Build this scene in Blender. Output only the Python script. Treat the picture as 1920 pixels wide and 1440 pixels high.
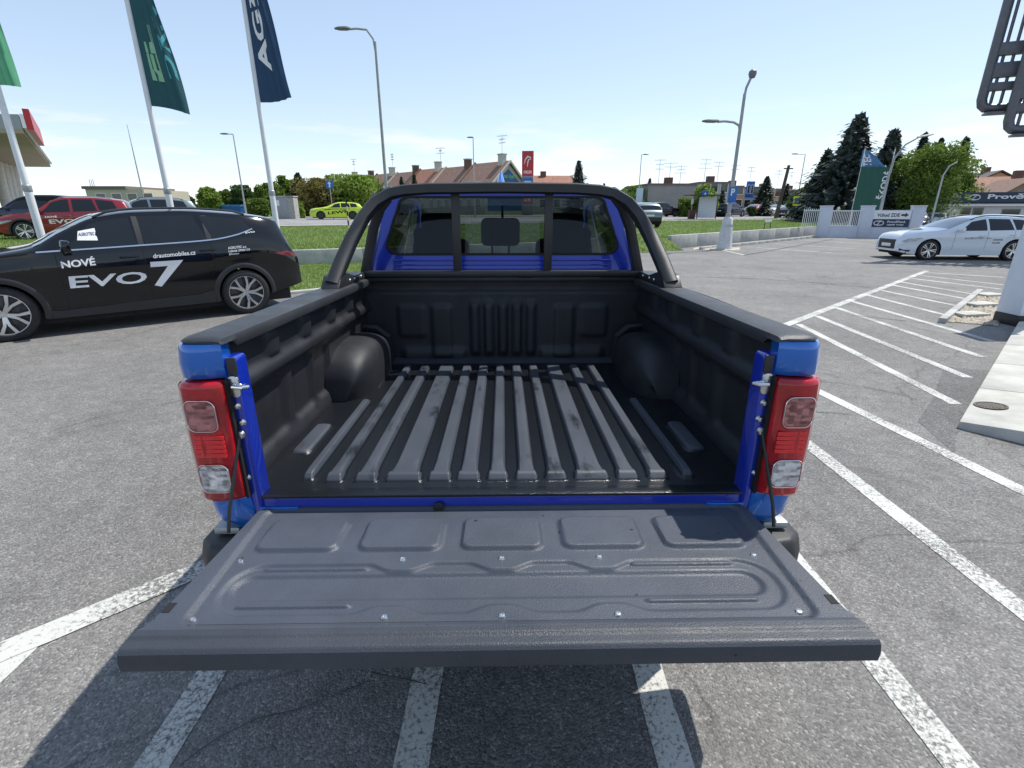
import bpy, bmesh, math, random
import numpy as np
from mathutils import Vector, Matrix
from mathutils.geometry import delaunay_2d_cdt
R = math.radians
for o in list(bpy.data.objects): bpy.data.objects.remove(o)
SC = bpy.context.scene
COL = SC.collection
# ------------------------------------------------------------------ camera
CAM_H, PITCH, FPX = 1.65, R(19.22), 938.0
cam = bpy.data.objects.new('camera', bpy.data.cameras.new('camera')); COL.objects.link(cam)
cam.location = (0, 0, CAM_H); cam.rotation_euler = (R(90)-PITCH, 0, 0)
cam.data.sensor_width = 36; cam.data.lens = FPX/1920*36; cam.data.clip_start = .02; cam.data.clip_end = 3000
SC.camera = cam
# ------------------------------------------------------------------ sky and sun
SUN_AZ, SUN_EL = R(56), R(59)
w = bpy.data.worlds.new('World'); SC.world = w; w.use_nodes = True
nt = w.node_tree; nt.nodes.clear()
sky = nt.nodes.new('ShaderNodeTexSky'); sky.sky_type = 'NISHITA'; sky.sun_disc = False
sky.sun_elevation = SUN_EL; sky.sun_rotation = SUN_AZ; sky.altitude = 200; sky.air_density = .85; sky.dust_density = .12; sky.ozone_density = 1.6
bg = nt.nodes.new('ShaderNodeBackground'); bg.inputs['Strength'].default_value = 0.15
out = nt.nodes.new('ShaderNodeOutputWorld')
tc = nt.nodes.new('ShaderNodeTexCoord'); sep = nt.nodes.new('ShaderNodeSeparateXYZ'); nt.links.new(tc.outputs['Generated'], sep.inputs[0])
mp = nt.nodes.new('ShaderNodeMapping'); mp.inputs['Scale'].default_value = (5, 5, 34); mp.inputs['Location'].default_value = (3.1, 1.2, .4)
nt.links.new(tc.outputs['Generated'], mp.inputs[0])
nz = nt.nodes.new('ShaderNodeTexNoise'); nz.inputs['Scale'].default_value = 1.0; nz.inputs['Detail'].default_value = 7; nz.inputs['Roughness'].default_value = .55
nt.links.new(mp.outputs[0], nz.inputs['Vector'])
r1 = nt.nodes.new('ShaderNodeValToRGB'); r1.color_ramp.elements[0].position = .50; r1.color_ramp.elements[1].position = .64
nt.links.new(nz.outputs[0], r1.inputs[0])
r2 = nt.nodes.new('ShaderNodeValToRGB')
for p, c in ((.02, 0), (.06, 1), (.10, 1), (.17, 0)):
    e = r2.color_ramp.elements.new(p); e.color = (c, c, c, 1)
r2.color_ramp.elements[0].color = (0, 0, 0, 1); r2.color_ramp.elements[-1].color = (0, 0, 0, 1)
nt.links.new(sep.outputs[2], r2.inputs[0])
mu = nt.nodes.new('ShaderNodeMath'); mu.operation = 'MULTIPLY'; nt.links.new(r1.outputs[0], mu.inputs[0]); nt.links.new(r2.outputs[0], mu.inputs[1])
mu2 = nt.nodes.new('ShaderNodeMath'); mu2.operation = 'MULTIPLY'; mu2.inputs[1].default_value = .75; nt.links.new(mu.outputs[0], mu2.inputs[0])
mx = nt.nodes.new('ShaderNodeMix'); mx.data_type = 'RGBA'; mx.inputs['B'].default_value = (5.6, 5.65, 5.7, 1)
gm = nt.nodes.new('ShaderNodeGamma'); gm.inputs[1].default_value = .56; nt.links.new(sky.outputs[0], gm.inputs[0])
gs_ = nt.nodes.new('ShaderNodeMix'); gs_.data_type = 'RGBA'; gs_.blend_type = 'MULTIPLY'; gs_.inputs['Factor'].default_value = 1; gs_.inputs['B'].default_value = (2.05, 2.08, 2.14, 1); nt.links.new(gm.outputs[0], gs_.inputs['A'])
nt.links.new(mu2.outputs[0], mx.inputs['Factor']); nt.links.new(gs_.outputs['Result'], mx.inputs['A'])
nt.links.new(mx.outputs['Result'], bg.inputs['Color']); nt.links.new(bg.outputs[0], out.inputs[0])
sd = Vector((math.sin(SUN_AZ)*math.cos(SUN_EL), math.cos(SUN_AZ)*math.cos(SUN_EL), math.sin(SUN_EL)))
sl = bpy.data.lights.new('sun', 'SUN'); sl.energy = 4.2; sl.angle = R(.53); sl.color = (1, .955, .88)
so = bpy.data.objects.new('sun', sl); COL.objects.link(so); so.rotation_euler = (-sd).to_track_quat('-Z', 'Y').to_euler(); so.location = (20, 20, 40)
vs = SC.view_settings
vs.view_transform = 'Standard'; vs.look = 'None'; vs.gamma = 1; vs.exposure = 0.32; vs.use_curve_mapping = False
# ------------------------------------------------------------------ helpers
cP, sP = math.cos(PITCH), math.sin(PITCH)
def ray(u, v):
    x = (u-960)/FPX; y = (v-720)/FPX
    return Vector((x, cP-y*sP, -sP-y*cP))
def G(u, v, z=0.0):          # photo pixel -> point on a level plane
    r = ray(u, v); t = (z-CAM_H)/r.z; return Vector((r.x*t, r.y*t, z))
def P(u, v, Y):              # photo pixel -> point at distance Y
    r = ray(u, v); t = Y/r.y; return Vector((r.x*t, Y, CAM_H+r.z*t))
def clamp(a, lo=0., hi=1.): return max(lo, min(hi, a))
def sst(a, b, x):
    t = clamp((x-a)/(b-a)); return t*t*(3-2*t)
def lerp(a, b, t): return a+(b-a)*t
def tag(o, label=None, cat=None, group=None, kind=None):
    if label: o['label'] = label
    if cat: o['category'] = cat
    if group: o['group'] = group
    if kind: o['kind'] = kind
    return o
def empty(name, loc=(0, 0, 0), rz=0., label=None, cat=None, group=None):
    o = bpy.data.objects.new(name, None); COL.objects.link(o); o.location = loc; o.rotation_euler = (0, 0, rz); o.empty_display_size = .2
    return tag(o, label, cat, group)
def obj(name, me, parent=None):
    o = bpy.data.objects.new(name, me); COL.objects.link(o); o.parent = parent; return o
class MB:
    def __init__(s): s.v = []; s.f = []
    def add(s, vs, fs):
        n = len(s.v); s.v += [tuple(p) for p in vs]; s.f += [tuple(i+n for i in f) for f in fs]; return s
    def box(s, x0, x1, y0, y1, z0, z1):
        return s.add([(x0,y0,z0),(x1,y0,z0),(x1,y1,z0),(x0,y1,z0),(x0,y0,z1),(x1,y0,z1),(x1,y1,z1),(x0,y1,z1)],
                     [(3,2,1,0),(4,5,6,7),(0,1,5,4),(1,2,6,5),(2,3,7,6),(3,0,4,7)])
    def obox(s, c, a, b, d):
        c, a, b, d = map(Vector, (c, a, b, d))
        vs = [c+i*a+j*b+k*d for k in (-1, 1) for i, j in ((-1,-1),(1,-1),(1,1),(-1,1))]
        return s.add(vs, [(3,2,1,0),(4,5,6,7),(0,1,5,4),(1,2,6,5),(2,3,7,6),(3,0,4,7)])
    def sweep(s, pts, secs, closed=False, cap=True):   # secs: list of rings (same length) already in 3D
        n = len(secs[0]); b = len(s.v)
        for r in secs: s.v += [tuple(p) for p in r]
        m = len(secs)
        for i in range(m-1 if not closed else m):
            for j in range(n):
                k = (j+1) % n; i2 = (i+1) % m
                s.f.append((b+i*n+j, b+i*n+k, b+i2*n+k, b+i2*n+j))
        if cap and not closed:
            s.f.append(tuple(b+j for j in range(n))[::-1]); s.f.append(tuple(b+(m-1)*n+j for j in range(n)))
        return s
    def tube(s, pts, r, n=8, cap=True, closed=False):
        pts = [Vector(p) for p in pts]; m = len(pts); secs = []; prev = None
        for i, p in enumerate(pts):
            a = pts[i-1] if (i > 0 or closed) else p; c = pts[(i+1) % m] if (i < m-1 or closed) else p
            t = (c-a).normalized()
            if prev is None:
                u = t.orthogonal().normalized()
            else:
                u = (prev-t*prev.dot(t)).normalized()
            prev = u; w_ = t.cross(u); rr = r[i] if isinstance(r, (list, tuple)) else r
            secs.append([p+(u*math.cos(2*math.pi*j/n)+w_*math.sin(2*math.pi*j/n))*rr for j in range(n)])
        return s.sweep(pts, secs, closed, cap)
    def ribbon(s, pts, side, w_, h):                   # rectangular bar along pts; side = direction of the width
        pts = [Vector(p) for p in pts]; m = len(pts); secs = []
        for i, p in enumerate(pts):
            t = (pts[min(i+1, m-1)]-pts[max(i-1, 0)]).normalized()
            sv = Vector(side(i) if callable(side) else side); sv = (sv-t*sv.dot(t)).normalized(); nv = t.cross(sv)
            ww = w_[i] if isinstance(w_, (list, tuple)) else w_; hh = h[i] if isinstance(h, (list, tuple)) else h
            secs.append([p-sv*ww/2-nv*hh/2, p+sv*ww/2-nv*hh/2, p+sv*ww/2+nv*hh/2, p-sv*ww/2+nv*hh/2])
        return s.sweep(pts, secs)
    def lathe(s, prof, n=24, f=None, cap=False):       # prof (r, h); f maps (x, y, h)
        f = f or (lambda x, y, z: (x, y, z)); b = len(s.v); m = len(prof)
        for r, h in prof:
            for j in range(n):
                a = 2*math.pi*j/n; s.v.append(tuple(f(r*math.cos(a), r*math.sin(a), h)))
        for i in range(m-1):
            for j in range(n):
                k = (j+1) % n; s.f.append((b+i*n+j, b+i*n+k, b+(i+1)*n+k, b+(i+1)*n+j))
        if cap:
            s.f.append(tuple(b+j for j in range(n))[::-1]); s.f.append(tuple(b+(m-1)*n+j for j in range(n)))
        return s
    def grid(s, nu, nv, fn, flip=False):
        b = len(s.v)
        for i in range(nu+1):
            for j in range(nv+1): s.v.append(tuple(fn(i/nu, j/nv)))
        for i in range(nu):
            for j in range(nv):
                q = (b+i*(nv+1)+j, b+(i+1)*(nv+1)+j, b+(i+1)*(nv+1)+j+1, b+i*(nv+1)+j+1)
                s.f.append(q[::-1] if flip else q)
        return s
    def prism(s, poly, d, f=lambda x, y, z: (x, y, z)):  # extrude 2-D polygon to depth d
        n = len(poly)
        vs = [f(x, y, 0) for x, y in poly]+[f(x, y, d) for x, y in poly]
        fs = [tuple(range(n))[::-1], tuple(range(n, 2*n))]+[(i, (i+1) % n, n+(i+1) % n, n+i) for i in range(n)]
        return s.add(vs, fs)
    def mesh(s, name, bevel=0, seg=2, smooth=38, xf=None, fixn=True):
        me = bpy.data.meshes.new(name)
        me.from_pydata([xf(p) for p in s.v] if xf else s.v, [], s.f)
        if bevel or fixn:
            bm = bmesh.new(); bm.from_mesh(me)
            if fixn: bmesh.ops.recalc_face_normals(bm, faces=bm.faces)
            if bevel:
                es = [e for e in bm.edges if len(e.link_faces) == 2 and e.calc_face_angle(0) > R(28)]
                bmesh.ops.bevel(bm, geom=es, offset=bevel, segments=seg, affect='EDGES', clamp_overlap=True, profile=.5)
            bm.to_mesh(me); bm.free()
        if smooth: me.shade_smooth(); me.set_sharp_from_angle(angle=R(smooth))
        return me
    def build(s, name, m, parent=None, **k):
        me = s.mesh(name, **k); me.materials.append(m); return obj(name, me, parent)
def copy_tree(o, parent=None):
    c = o.copy(); COL.objects.link(c)
    c.parent = parent
    for ch in list(o.children): copy_tree(ch, c)
    return c
def cdt_mesh(outer, holes=(), step=0):                  # 2-D polygon with holes and interior points -> verts, tris
    vs = []; es = []
    for poly in (outer, *holes):
        b = len(vs); n = len(poly); vs += [Vector(p) for p in poly]; es += [(b+i, b+(i+1) % n) for i in range(n)]
    if step:
        x0 = min(p[0] for p in outer); x1 = max(p[0] for p in outer); y0 = min(p[1] for p in outer); y1 = max(p[1] for p in outer)
        nx = int((x1-x0)/step); ny = int((y1-y0)/step)
        for i in range(1, nx+1):
            for j in range(1, ny+1): vs.append(Vector((x0+(x1-x0)*i/(nx+1), y0+(y1-y0)*j/(ny+1))))
    o = delaunay_2d_cdt(vs, es, [], 0, 1e-5)
    V, F = o[0], o[2]
    def inside(pt, poly):
        c = False; n = len(poly)
        for i in range(n):
            a, b = poly[i], poly[(i+1) % n]
            if (a[1] > pt[1]) != (b[1] > pt[1]) and pt[0] < (b[0]-a[0])*(pt[1]-a[1])/(b[1]-a[1])+a[0]: c = not c
        return c
    fs = []
    for f in F:
        m = (sum(V[i].x for i in f)/len(f), sum(V[i].y for i in f)/len(f))
        if inside(m, outer) and not any(inside(m, h) for h in holes): fs.append(tuple(f))
    return V, fs
def rrect(x0, x1, y0, y1, r, n=5):
    pts = []
    for cx, cy, a0 in ((x1-r, y1-r, 0), (x0+r, y1-r, 90), (x0+r, y0+r, 180), (x1-r, y0+r, 270)):
        for i in range(n+1):
            a = R(a0+90*i/n); pts.append((cx+r*math.cos(a), cy+r*math.sin(a)))
    return pts
_txt = {}
def text_norm(body, bold=.0):                           # text outline scaled to the unit square (a, b), faces
    key = (body, bold)
    if key not in _txt:
        cu = bpy.data.curves.new('t', 'FONT'); cu.body = body; cu.size = 1; cu.resolution_u = 3; cu.offset = bold; cu.space_line = 1.0
        o = bpy.data.objects.new('t', cu); COL.objects.link(o)
        dg = bpy.context.evaluated_depsgraph_get(); me = bpy.data.meshes.new_from_object(o.evaluated_get(dg))
        vs = [tuple(v.co) for v in me.vertices]; fs = [tuple(p.vertices) for p in me.polygons]
        bpy.data.objects.remove(o); bpy.data.meshes.remove(me); bpy.data.curves.remove(cu)
        x0 = min(v[0] for v in vs); x1 = max(v[0] for v in vs); y0 = min(v[1] for v in vs); y1 = max(v[1] for v in vs)
        _txt[key] = ([((v[0]-x0)/(x1-x0), (v[1]-y0)/(y1-y0)) for v in vs], fs)
    return _txt[key]
def bil(c, a, b):
    p00, p10, p11, p01 = [Vector(p) for p in c]
    return p00*(1-a)*(1-b)+p10*a*(1-b)+p11*a*b+p01*(1-a)*b
def text(name, body, corners, m, parent, bold=.0, f=None):  # corners lower-left, lower-right, upper-right, upper-left
    vs, fs = text_norm(body, bold)
    pts = [bil(corners, a, b) for a, b in vs]
    if f: pts = [f(p) for p in pts]
    mb = MB(); mb.add(pts, fs)
    return mb.build(name, m, parent, smooth=0, fixn=False)
# ------------------------------------------------------------------ materials
MATS = {}
def mat(name, col=(.5, .5, .5), rough=.5, metal=0., coat=0., spec=.5, var=0., vscale=6., bump=0., bscale=80., col2=None, emit=None):
    if name in MATS: return MATS[name]
    m = bpy.data.materials.new(name); m.use_nodes = True; MATS[name] = m
    n = m.node_tree.nodes; l = m.node_tree.links; b = n['Principled BSDF']
    b.inputs['Base Color'].default_value = (*col, 1); b.inputs['Roughness'].default_value = rough; b.inputs['Metallic'].default_value = metal
    b.inputs['Coat Weight'].default_value = coat; b.inputs['Coat Roughness'].default_value = .03; b.inputs['Specular IOR Level'].default_value = spec
    t = n.new('ShaderNodeTexCoord')
    if var or col2:
        z = n.new('ShaderNodeTexNoise'); z.inputs['Scale'].default_value = vscale; z.inputs['Detail'].default_value = 5; z.inputs['Roughness'].default_value = .65
        l.new(t.outputs['Object'], z.inputs['Vector'])
        r = n.new('ShaderNodeValToRGB'); r.color_ramp.elements[0].position = .35; r.color_ramp.elements[1].position = .68
        c2 = col2 or tuple(c*(1+var) for c in col); c1 = col if col2 else tuple(c*(1-var) for c in col)
        r.color_ramp.elements[0].color = (*c1, 1); r.color_ramp.elements[1].color = (*c2, 1)
        l.new(z.outputs[0], r.inputs[0]); l.new(r.outputs[0], b.inputs['Base Color'])
    if bump:
        z2 = n.new('ShaderNodeTexNoise'); z2.inputs['Scale'].default_value = bscale; z2.inputs['Detail'].default_value = 3
        l.new(t.outputs['Object'], z2.inputs['Vector'])
        bp = n.new('ShaderNodeBump'); bp.inputs['Strength'].default_value = bump; bp.inputs['Distance'].default_value = .004
        l.new(z2.outputs[0], bp.inputs['Height']); l.new(bp.outputs[0], b.inputs['Normal'])
    if emit: b.inputs['Emission Color'].default_value = (*emit, 1); b.inputs['Emission Strength'].default_value = 1
    return m
def paint(name, col, metal=.25, rough=.32):
    return mat(name, col, rough, metal, coat=1.0, spec=.4, var=.03, vscale=25)
def glass_mat(name, tint=(.25, .27, .28), refl=1.0):
    m = bpy.data.materials.new(name); m.use_nodes = True; n = m.node_tree.nodes; l = m.node_tree.links; n.clear()
    o = n.new('ShaderNodeOutputMaterial'); t = n.new('ShaderNodeBsdfTransparent'); t.inputs[0].default_value = (*tint, 1)
    g = n.new('ShaderNodeBsdfGlossy'); g.inputs['Roughness'].default_value = .015
    f = n.new('ShaderNodeFresnel'); ge = n.new('ShaderNodeNewGeometry'); ir = n.new('ShaderNodeMapRange'); ir.inputs['To Min'].default_value = 1.5; ir.inputs['To Max'].default_value = 1/1.5; l.new(ge.outputs['Backfacing'], ir.inputs[0]); l.new(ir.outputs[0], f.inputs[0])
    x = n.new('ShaderNodeMixShader'); l.new(f.outputs[0], x.inputs[0]); l.new(t.outputs[0], x.inputs[1]); l.new(g.outputs[0], x.inputs[2]); l.new(x.outputs[0], o.inputs[0])
    return m
def leaf_mat(name, c1, c2, trans=.35):
    m = bpy.data.materials.new(name); m.use_nodes = True; n = m.node_tree.nodes; l = m.node_tree.links; n.clear()
    o = n.new('ShaderNodeOutputMaterial'); t = n.new('ShaderNodeTexCoord')
    z = n.new('ShaderNodeTexNoise'); z.inputs['Scale'].default_value = 1.1; z.inputs['Detail'].default_value = 8; z.inputs['Roughness'].default_value = .75; l.new(t.outputs['Object'], z.inputs['Vector'])
    r = n.new('ShaderNodeValToRGB'); r.color_ramp.elements[0].position = .34; r.color_ramp.elements[1].position = .66
    r.color_ramp.elements[0].color = (*c1, 1); r.color_ramp.elements[1].color = (*c2, 1); l.new(z.outputs[0], r.inputs[0])
    d = n.new('ShaderNodeBsdfPrincipled'); d.inputs['Roughness'].default_value = .55; d.inputs['Specular IOR Level'].default_value = .3; l.new(r.outputs[0], d.inputs['Base Color'])
    tr = n.new('ShaderNodeBsdfTranslucent'); l.new(r.outputs[0], tr.inputs[0])
    x = n.new('ShaderNodeMixShader'); x.inputs[0].default_value = trans; l.new(d.outputs[0], x.inputs[1]); l.new(tr.outputs[0], x.inputs[2]); l.new(x.outputs[0], o.inputs[0])
    return m
def asphalt_mat(name, dark, light, base_mix, big=.17):
    m = bpy.data.materials.new(name); m.use_nodes = True; n = m.node_tree.nodes; l = m.node_tree.links; b = n['Principled BSDF']
    t = n.new('ShaderNodeTexCoord')
    v = n.new('ShaderNodeTexVoronoi'); v.inputs['Scale'].default_value = 125; v.inputs['Randomness'].default_value = 1; l.new(t.outputs['Object'], v.inputs['Vector'])
    hs = n.new('ShaderNodeSeparateColor'); l.new(v.outputs['Color'], hs.inputs[0])
    r = n.new('ShaderNodeValToRGB'); r.color_ramp.elements[0].color = (*dark, 1); r.color_ramp.elements[1].color = (*light, 1)
    e = r.color_ramp.elements.new(.55); e.color = (*base_mix, 1)
    e = r.color_ramp.elements.new(.9); e.color = (*[c*1.25 for c in base_mix], 1)
    l.new(hs.outputs[0], r.inputs[0])
    z = n.new('ShaderNodeTexNoise'); z.inputs['Scale'].default_value = .55; z.inputs['Detail'].default_value = 6; z.inputs['Roughness'].default_value = .7; l.new(t.outputs['Object'], z.inputs['Vector'])
    rr = n.new('ShaderNodeMapRange'); rr.inputs['From Min'].default_value = .3; rr.inputs['From Max'].default_value = .7; rr.inputs['To Min'].default_value = 1-big*1.5; rr.inputs['To Max'].default_value = 1+big; l.new(z.outputs[0], rr.inputs[0])
    z3 = n.new('ShaderNodeTexNoise'); z3.inputs['Scale'].default_value = 7; z3.inputs['Detail'].default_value = 6; z3.inputs['Roughness'].default_value = .7; l.new(t.outputs['Object'], z3.inputs['Vector'])
    r3 = n.new('ShaderNodeMapRange'); r3.inputs['From Min'].default_value = .25; r3.inputs['From Max'].default_value = .75; r3.inputs['To Min'].default_value = .78; r3.inputs['To Max'].default_value = 1.16; l.new(z3.outputs[0], r3.inputs[0])
    mm = n.new('ShaderNodeMath'); mm.operation = 'MULTIPLY'; l.new(rr.outputs[0], mm.inputs[0]); l.new(r3.outputs[0], mm.inputs[1])
    # thin wandering cracks
    zc = n.new('ShaderNodeTexNoise'); zc.inputs['Scale'].default_value = 1.3; zc.inputs['Detail'].default_value = 5; l.new(t.outputs['Object'], zc.inputs['Vector'])
    mxv = n.new('ShaderNodeMix'); mxv.data_type = 'VECTOR'; mxv.inputs['Factor'].default_value = .35; l.new(t.outputs['Object'], mxv.inputs['A']); l.new(zc.outputs['Color'], mxv.inputs['B'])
    vc = n.new('ShaderNodeTexVoronoi'); vc.feature = 'DISTANCE_TO_EDGE'; vc.inputs['Scale'].default_value = .42; l.new(mxv.outputs['Result'], vc.inputs['Vector'])
    rc = n.new('ShaderNodeMapRange'); rc.inputs['From Min'].default_value = .0; rc.inputs['From Max'].default_value = .0045; rc.inputs['To Min'].default_value = .68; rc.inputs['To Max'].default_value = 1; l.new(vc.outputs[0], rc.inputs[0])
    zs = n.new('ShaderNodeTexNoise'); zs.inputs['Scale'].default_value = 1.9; zs.inputs['Detail'].default_value = 7; zs.inputs['Roughness'].default_value = .62; l.new(t.outputs['Object'], zs.inputs['Vector'])
    rs = n.new('ShaderNodeMapRange'); rs.inputs['From Min'].default_value = .58; rs.inputs['From Max'].default_value = .72; rs.inputs['To Min'].default_value = 1; rs.inputs['To Max'].default_value = .70; l.new(zs.outputs[0], rs.inputs[0])
    mm3 = n.new('ShaderNodeMath'); mm3.operation = 'MULTIPLY'; l.new(mm.outputs[0], mm3.inputs[0]); l.new(rs.outputs[0], mm3.inputs[1])
    mm2 = n.new('ShaderNodeMath'); mm2.operation = 'MULTIPLY'; l.new(mm3.outputs[0], mm2.inputs[0]); l.new(rc.outputs[0], mm2.inputs[1])
    mc = n.new('ShaderNodeMix'); mc.data_type = 'RGBA'; mc.blend_type = 'MULTIPLY'; mc.inputs['Factor'].default_value = 1; l.new(r.outputs[0], mc.inputs['A']); l.new(mm2.outputs[0], mc.inputs['B'])
    l.new(mc.outputs['Result'], b.inputs['Base Color']); b.inputs['Roughness'].default_value = .82; b.inputs['Specular IOR Level'].default_value = .35
    bp = n.new('ShaderNodeBump'); bp.inputs['Strength'].default_value = .8; bp.inputs['Distance'].default_value = .005
    l.new(v.outputs['Distance'], bp.inputs['Height']); bp.invert = True; l.new(bp.outputs[0], b.inputs['Normal'])
    return m
def line_paint_mat(name):
    m = bpy.data.materials.new(name); m.use_nodes = True; n = m.node_tree.nodes; l = m.node_tree.links; b = n['Principled BSDF']
    t = n.new('ShaderNodeTexCoord')
    z = n.new('ShaderNodeTexNoise'); z.inputs['Scale'].default_value = 55; z.inputs['Detail'].default_value = 6; z.inputs['Roughness'].default_value = .75; l.new(t.outputs['Object'], z.inputs['Vector'])
    z2 = n.new('ShaderNodeTexNoise'); z2.inputs['Scale'].default_value = 2.2; z2.inputs['Detail'].default_value = 3; l.new(t.outputs['Object'], z2.inputs['Vector'])
    v = n.new('ShaderNodeTexVoronoi'); v.feature = 'DISTANCE_TO_EDGE'; v.inputs['Scale'].default_value = 31; wz = n.new('ShaderNodeTexNoise'); wz.inputs['Scale'].default_value = 18; wz.inputs['Detail'].default_value = 4; l.new(t.outputs['Object'], wz.inputs['Vector']); wm = n.new('ShaderNodeMix'); wm.data_type = 'VECTOR'; wm.inputs['Factor'].default_value = .06; l.new(t.outputs['Object'], wm.inputs['A']); l.new(wz.outputs['Color'], wm.inputs['B']); l.new(wm.outputs['Result'], v.inputs['Vector'])
    a = n.new('ShaderNodeMapRange'); a.inputs['From Min'].default_value = .38; a.inputs['From Max'].default_value = .50; ad = n.new('ShaderNodeMath'); ad.operation = 'MULTIPLY_ADD'; ad.inputs[1].default_value = .38; l.new(z2.outputs[0], ad.inputs[0]); sb2 = n.new('ShaderNodeMath'); sb2.operation = 'ADD'; sb2.inputs[1].default_value = -.19; l.new(z.outputs[0], sb2.inputs[0]); l.new(sb2.outputs[0], ad.inputs[2]); l.new(ad.outputs[0], a.inputs[0])
    c = n.new('ShaderNodeMapRange'); c.inputs['From Min'].default_value = .0; c.inputs['From Max'].default_value = .045; l.new(v.outputs[0], c.inputs[0])
    k = n.new('ShaderNodeMapRange'); k.inputs['From Min'].default_value = .42; k.inputs['From Max'].default_value = .58; l.new(z2.outputs[0], k.inputs[0])
    mxc = n.new('ShaderNodeMath'); mxc.operation = 'MAXIMUM'; l.new(c.outputs[0], mxc.inputs[0]); l.new(k.outputs[0], mxc.inputs[1])
    mi = n.new('ShaderNodeMath'); mi.operation = 'MULTIPLY'; l.new(a.outputs[0], mi.inputs[0]); l.new(mxc.outputs[0], mi.inputs[1])
    mc = n.new('ShaderNodeMix'); mc.data_type = 'RGBA'; mc.inputs['A'].default_value = (.12, .118, .112, 1); mc.inputs['B'].default_value = (.54, .54, .50, 1)
    l.new(mi.outputs[0], mc.inputs['Factor']); l.new(mc.outputs['Result'], b.inputs['Base Color']); b.inputs['Roughness'].default_value = .7
    bp = n.new('ShaderNodeBump'); bp.inputs['Strength'].default_value = .5; bp.inputs['Distance'].default_value = .004; l.new(mi.outputs[0], bp.inputs['Height']); l.new(bp.outputs[0], b.inputs['Normal'])
    return m
def liner_mat(name, col, wet=0., floor_z=None):
    m = bpy.data.materials.new(name); m.use_nodes = True; n = m.node_tree.nodes; l = m.node_tree.links; b = n['Principled BSDF']
    t = n.new('ShaderNodeTexCoord')
    z = n.new('ShaderNodeTexNoise'); z.inputs['Scale'].default_value = 330; z.inputs['Detail'].default_value = 2; l.new(t.outputs['Object'], z.inputs['Vector'])
    bp = n.new('ShaderNodeBump'); bp.inputs['Strength'].default_value = .6; bp.inputs['Distance'].default_value = .0018; l.new(z.outputs[0], bp.inputs['Height']); l.new(bp.outputs[0], b.inputs['Normal'])
    z2 = n.new('ShaderNodeTexNoise'); z2.inputs['Scale'].default_value = 3.2; z2.inputs['Detail'].default_value = 6; z2.inputs['Roughness'].default_value = .6; l.new(t.outputs['Object'], z2.inputs['Vector'])
    r = n.new('ShaderNodeMapRange'); r.inputs['From Min'].default_value = .35; r.inputs['From Max'].default_value = .65; r.inputs['To Min'].default_value = .85; r.inputs['To Max'].default_value = 1.15; l.new(z2.outputs[0], r.inputs[0])
    mc = n.new('ShaderNodeMix'); mc.data_type = 'RGBA'; mc.blend_type = 'MULTIPLY'; mc.inputs['Factor'].default_value = 1; mc.inputs['A'].default_value = (*col, 1); l.new(r.outputs[0], mc.inputs['B'])
    b.inputs['Specular IOR Level'].default_value = .42
    src = mc.outputs['Result']; b.inputs['Roughness'].default_value = .47
    vd = n.new('ShaderNodeTexVoronoi'); vd.inputs['Scale'].default_value = 26; l.new(t.outputs['Object'], vd.inputs['Vector']); sc = n.new('ShaderNodeSeparateColor'); l.new(vd.outputs['Color'], sc.inputs[0])
    th = n.new('ShaderNodeMapRange'); th.inputs['From Min'].default_value = .80; th.inputs['From Max'].default_value = 1; th.inputs['To Min'].default_value = 0; th.inputs['To Max'].default_value = .14; l.new(sc.outputs[0], th.inputs[0])
    lt = n.new('ShaderNodeMath'); lt.operation = 'LESS_THAN'; l.new(vd.outputs['Distance'], lt.inputs[0]); l.new(th.outputs[0], lt.inputs[1])
    dm = n.new('ShaderNodeMix'); dm.data_type = 'RGBA'; l.new(lt.outputs[0], dm.inputs['Factor']); l.new(src, dm.inputs['A']); dm.inputs['B'].default_value = (*[c*.25 for c in col], 1); src = dm.outputs['Result']
    sz_ = n.new('ShaderNodeTexNoise'); sz_.inputs['Scale'].default_value = 9; sz_.inputs['Detail'].default_value = 8; l.new(t.outputs['Object'], sz_.inputs['Vector'])
    sr_ = n.new('ShaderNodeMapRange'); sr_.inputs['From Min'].default_value = .3; sr_.inputs['From Max'].default_value = .7; sr_.inputs['To Min'].default_value = .38; sr_.inputs['To Max'].default_value = .58; l.new(sz_.outputs[0], sr_.inputs[0]); l.new(sr_.outputs[0], b.inputs['Roughness'])
    if wet:                                             # rain water: lies in the valleys and in blotches
        sp = n.new('ShaderNodeSeparateXYZ'); l.new(t.outputs['Object'], sp.inputs[0])
        pl = n.new('ShaderNodeMath'); pl.operation = 'MULTIPLY_ADD'; pl.inputs[1].default_value = math.tan(R(1.6)); l.new(sp.outputs[1], pl.inputs[0]); l.new(sp.outputs[2], pl.inputs[2])
        lo = n.new('ShaderNodeMapRange'); lo.inputs['From Min'].default_value = floor_z+.004; lo.inputs['From Max'].default_value = floor_z+.010; lo.inputs['To Min'].default_value = 1; lo.inputs['To Max'].default_value = 0; l.new(pl.outputs[0], lo.inputs[0])
        wmp = n.new('ShaderNodeMapping'); wmp.inputs['Scale'].default_value = (2.6, .75, 1); l.new(t.outputs['Object'], wmp.inputs[0]); z3 = n.new('ShaderNodeTexNoise'); z3.inputs['Scale'].default_value = 3.0; z3.inputs['Detail'].default_value = 10; z3.inputs['Roughness'].default_value = .72; l.new(wmp.outputs[0], z3.inputs['Vector'])
        bl = n.new('ShaderNodeMapRange'); bl.inputs['From Min'].default_value = .555; bl.inputs['From Max'].default_value = .66; bl.inputs['To Max'].default_value = .8; l.new(z3.outputs[0], bl.inputs[0])
        mxw = n.new('ShaderNodeMath'); mxw.operation = 'MAXIMUM'; l.new(lo.outputs[0], mxw.inputs[0]); l.new(bl.outputs[0], mxw.inputs[1])
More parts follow.
